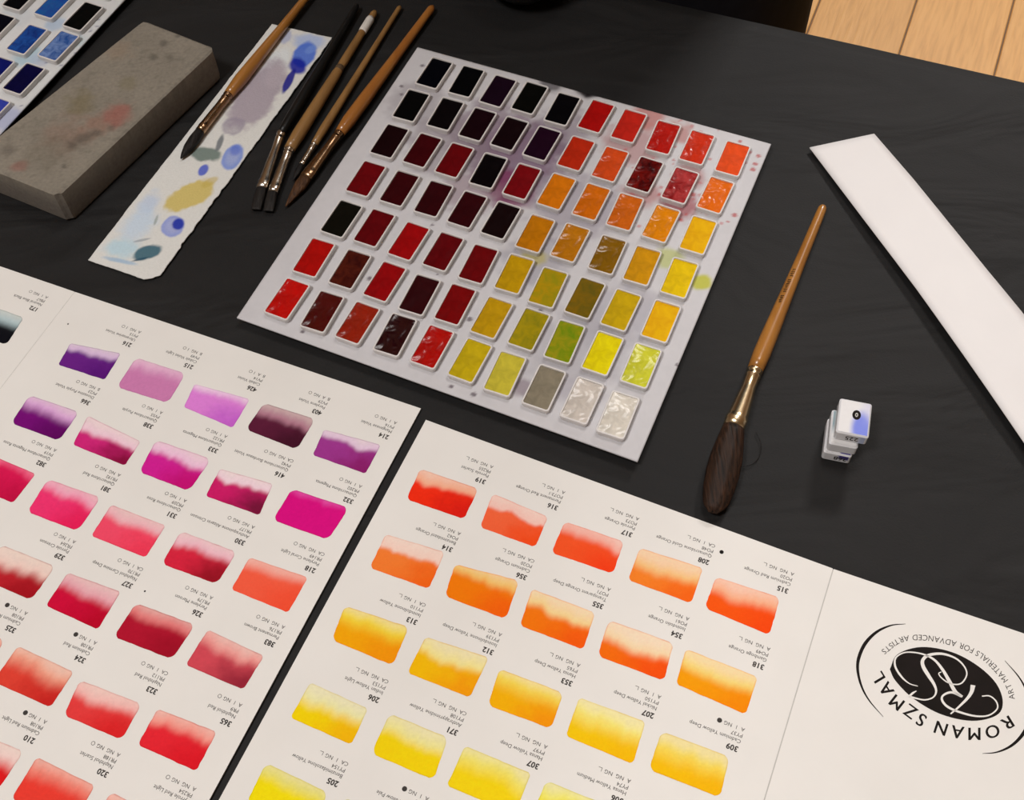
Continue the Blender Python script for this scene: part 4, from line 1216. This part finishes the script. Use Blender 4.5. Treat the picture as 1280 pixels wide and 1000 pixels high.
# ------------------------------------------------------------------ person standing behind the table
pc = Vector((0.066, 0.804, FLOOR_Z)) + tn * 0.02
person = thing('person', 'person in black clothes standing behind the far edge of the table', 'person', pc)
person.rotation_euler = (0, 0, T_ANG)
SK = {}
order = []


def sk(name, co, r, parent=None):
    SK[name] = (Vector(co), r, parent); order.append(name)


sk('pelvis', (0, 0.0, .93), (.150, .115)); sk('waist', (0, 0, 1.08), (.135, .10), 'pelvis'); sk('chest', (0, .005, 1.27), (.155, .11), 'waist'); sk('upper', (0, .01, 1.40), (.12, .085), 'chest')
sk('neck', (0, 0, 1.485), (.055, .055), 'upper'); sk('jaw', (0, -.012, 1.56), (.066, .075), 'neck'); sk('brow', (0, -.008, 1.64), (.075, .09), 'jaw'); sk('crown', (0, 0, 1.69), (.055, .065), 'brow')
sk('nose', (0, -.105, 1.60), (.011, .014), 'jaw')
for s, nme in ((-1, 'l'), (1, 'r')):
    sk('hip' + nme, (s * .10, 0, .86), (.095, .10), 'pelvis'); sk('knee' + nme, (s * .105, -.012, .48), (.066, .068), 'hip' + nme); sk('calf' + nme, (s * .106, .012, .33), (.060, .062), 'knee' + nme)
    sk('ankle' + nme, (s * .107, .015, .09), (.048, .048), 'calf' + nme); sk('toe' + nme, (s * .12, -.15, .035), (.042, .034), 'ankle' + nme)
    sk('shoulder' + nme, (s * .175, .01, 1.40), (.062, .062), 'upper'); sk('elbow' + nme, (s * .225, .09, 1.12), (.045, .045), 'shoulder' + nme)
    sk('wrist' + nme, (s * .09, .165, .97), (.030, .030), 'elbow' + nme); sk('palm' + nme, (s * .035, .180, .935), (.038, .020), 'wrist' + nme)
    for k in range(4):
        x0 = s * .02 - s * .014 * (k - 1.5) * .2
        L = (.036, .042, .040, .032)[k]
        zo = .020 - .0145 * k
        sk('f%da' % k + nme, (s * -.002, .184, .930 + zo - .012), (.009, .009), 'palm' + nme)
        sk('f%db' % k + nme, (s * (-.002 - L), .190, .918 + zo - .016), (.0082, .0082), 'f%da' % k + nme)
        sk('f%dc' % k + nme, (s * (-.002 - L - .022), .186, .908 + zo - .018), (.007, .007), 'f%db' % k + nme)
    sk('tha' + nme, (s * .050, .172, .900), (.011, .011), 'palm' + nme); sk('thb' + nme, (s * .030, .176, .872), (.009, .009), 'tha' + nme)
me = bpy.data.meshes.new('body')
idx = {n_: i for i, n_ in enumerate(order)}
me.from_pydata([SK[n_][0] for n_ in order], [(idx[SK[n_][2]], idx[n_]) for n_ in order if SK[n_][2]], [])
tmp = bpy.data.objects.new('tmp_body', me); COL.objects.link(tmp)
mod = tmp.modifiers.new('skin', 'SKIN')
for i, n_ in enumerate(order):
    me.skin_vertices[0].data[i].radius = SK[n_][1]
    me.skin_vertices[0].data[i].use_root = (n_ == 'pelvis')
mod.use_smooth_shade = True
sb = tmp.modifiers.new('sub', 'SUBSURF'); sb.levels = 2; sb.render_levels = 2
bpy.context.view_layer.update()
body = bpy.data.meshes.new_from_object(tmp.evaluated_get(bpy.context.evaluated_depsgraph_get()))
bpy.data.objects.remove(tmp)
body.name = 'body'
body.materials.clear(); body.materials.append(M_FABRIC); body.materials.append(M_SKIN)
for p in body.polygons:
    c = p.center
    skin = c.z > 1.47 or (c.y > .155 and abs(c.x) < .085 and .82 < c.z < 1.0)
    p.material_index = 1 if skin else 0
    p.use_smooth = True
link('body', body, person)


def ball(name, c, r, mat, sx=1, sy=1, sz=1, cut=None):
    bm = bmesh.new(); bmesh.ops.create_uvsphere(bm, u_segments=20, v_segments=12, radius=1)
    if cut: bmesh.ops.delete(bm, geom=[v_ for v_ in bm.verts if cut(v_.co)], context='VERTS')
    for v_ in bm.verts: v_.co = Vector((c[0] + v_.co.x * r * sx, c[1] + v_.co.y * r * sy, c[2] + v_.co.z * r * sz))
    m_ = bpy.data.meshes.new(name); bm.to_mesh(m_); bm.free(); m_.materials.append(mat)
    for p in m_.polygons: p.use_smooth = True
    return link(name, m_, person)


ball('hair', (0, .012, 1.645), .095, M_HAIRB, .93, 1.05, 1.08, cut=lambda c: c.y < -.35 and c.z < .42 or c.z < -.75)
for s in (-1, 1):
    ball('eye', (s * .030, -.083, 1.625), .011, M_EYE)
    ball('ear', (s * .078, .005, 1.61), .028, M_SKIN, .35, .7, 1.1)
ball('mouth', (0, -.083, 1.555), .020, simple('lips', (.4, .14, .12, 1), None, 30, .5), 1.1, .35, .3)
# long black apron over hips and thighs
ap = []
for z in np.linspace(1.02, .52, 8):
    k = (1.02 - z) / .5
    for a in np.linspace(-1, 1, 25):
        ang = a * 1.75
        ap.append((math.sin(ang) * (.148 + .040 * min(1, k * 2)), -math.cos(ang) * (.112 + .035 * min(1, k * 2)) - .004 * math.sin(a * 14) * k, z))
apm = mesh_data('apron', ap, grid_faces(8, 25), M_FABRIC, True)
ao = link('apron', apm, person)
so = ao.modifiers.new('thickness', 'SOLIDIFY'); so.thickness = .002

rc = []
for k in range(28):
    t = 2 * math.pi * k / 28
    for m_ in range(8):
        q = 2 * math.pi * m_ / 8
        rc.append((math.cos(t) * (.062 + .011 * math.cos(q)), .003 + math.sin(t) * (.062 + .011 * math.cos(q)), 1.468 + .016 * math.sin(q)))
rf_ = [(k * 8 + m_, ((k + 1) % 28) * 8 + m_, ((k + 1) % 28) * 8 + (m_ + 1) % 8, k * 8 + (m_ + 1) % 8) for k in range(28) for m_ in range(8)]
link('collar', mesh_data('collar', rc, rf_, M_FABRIC, True), person)
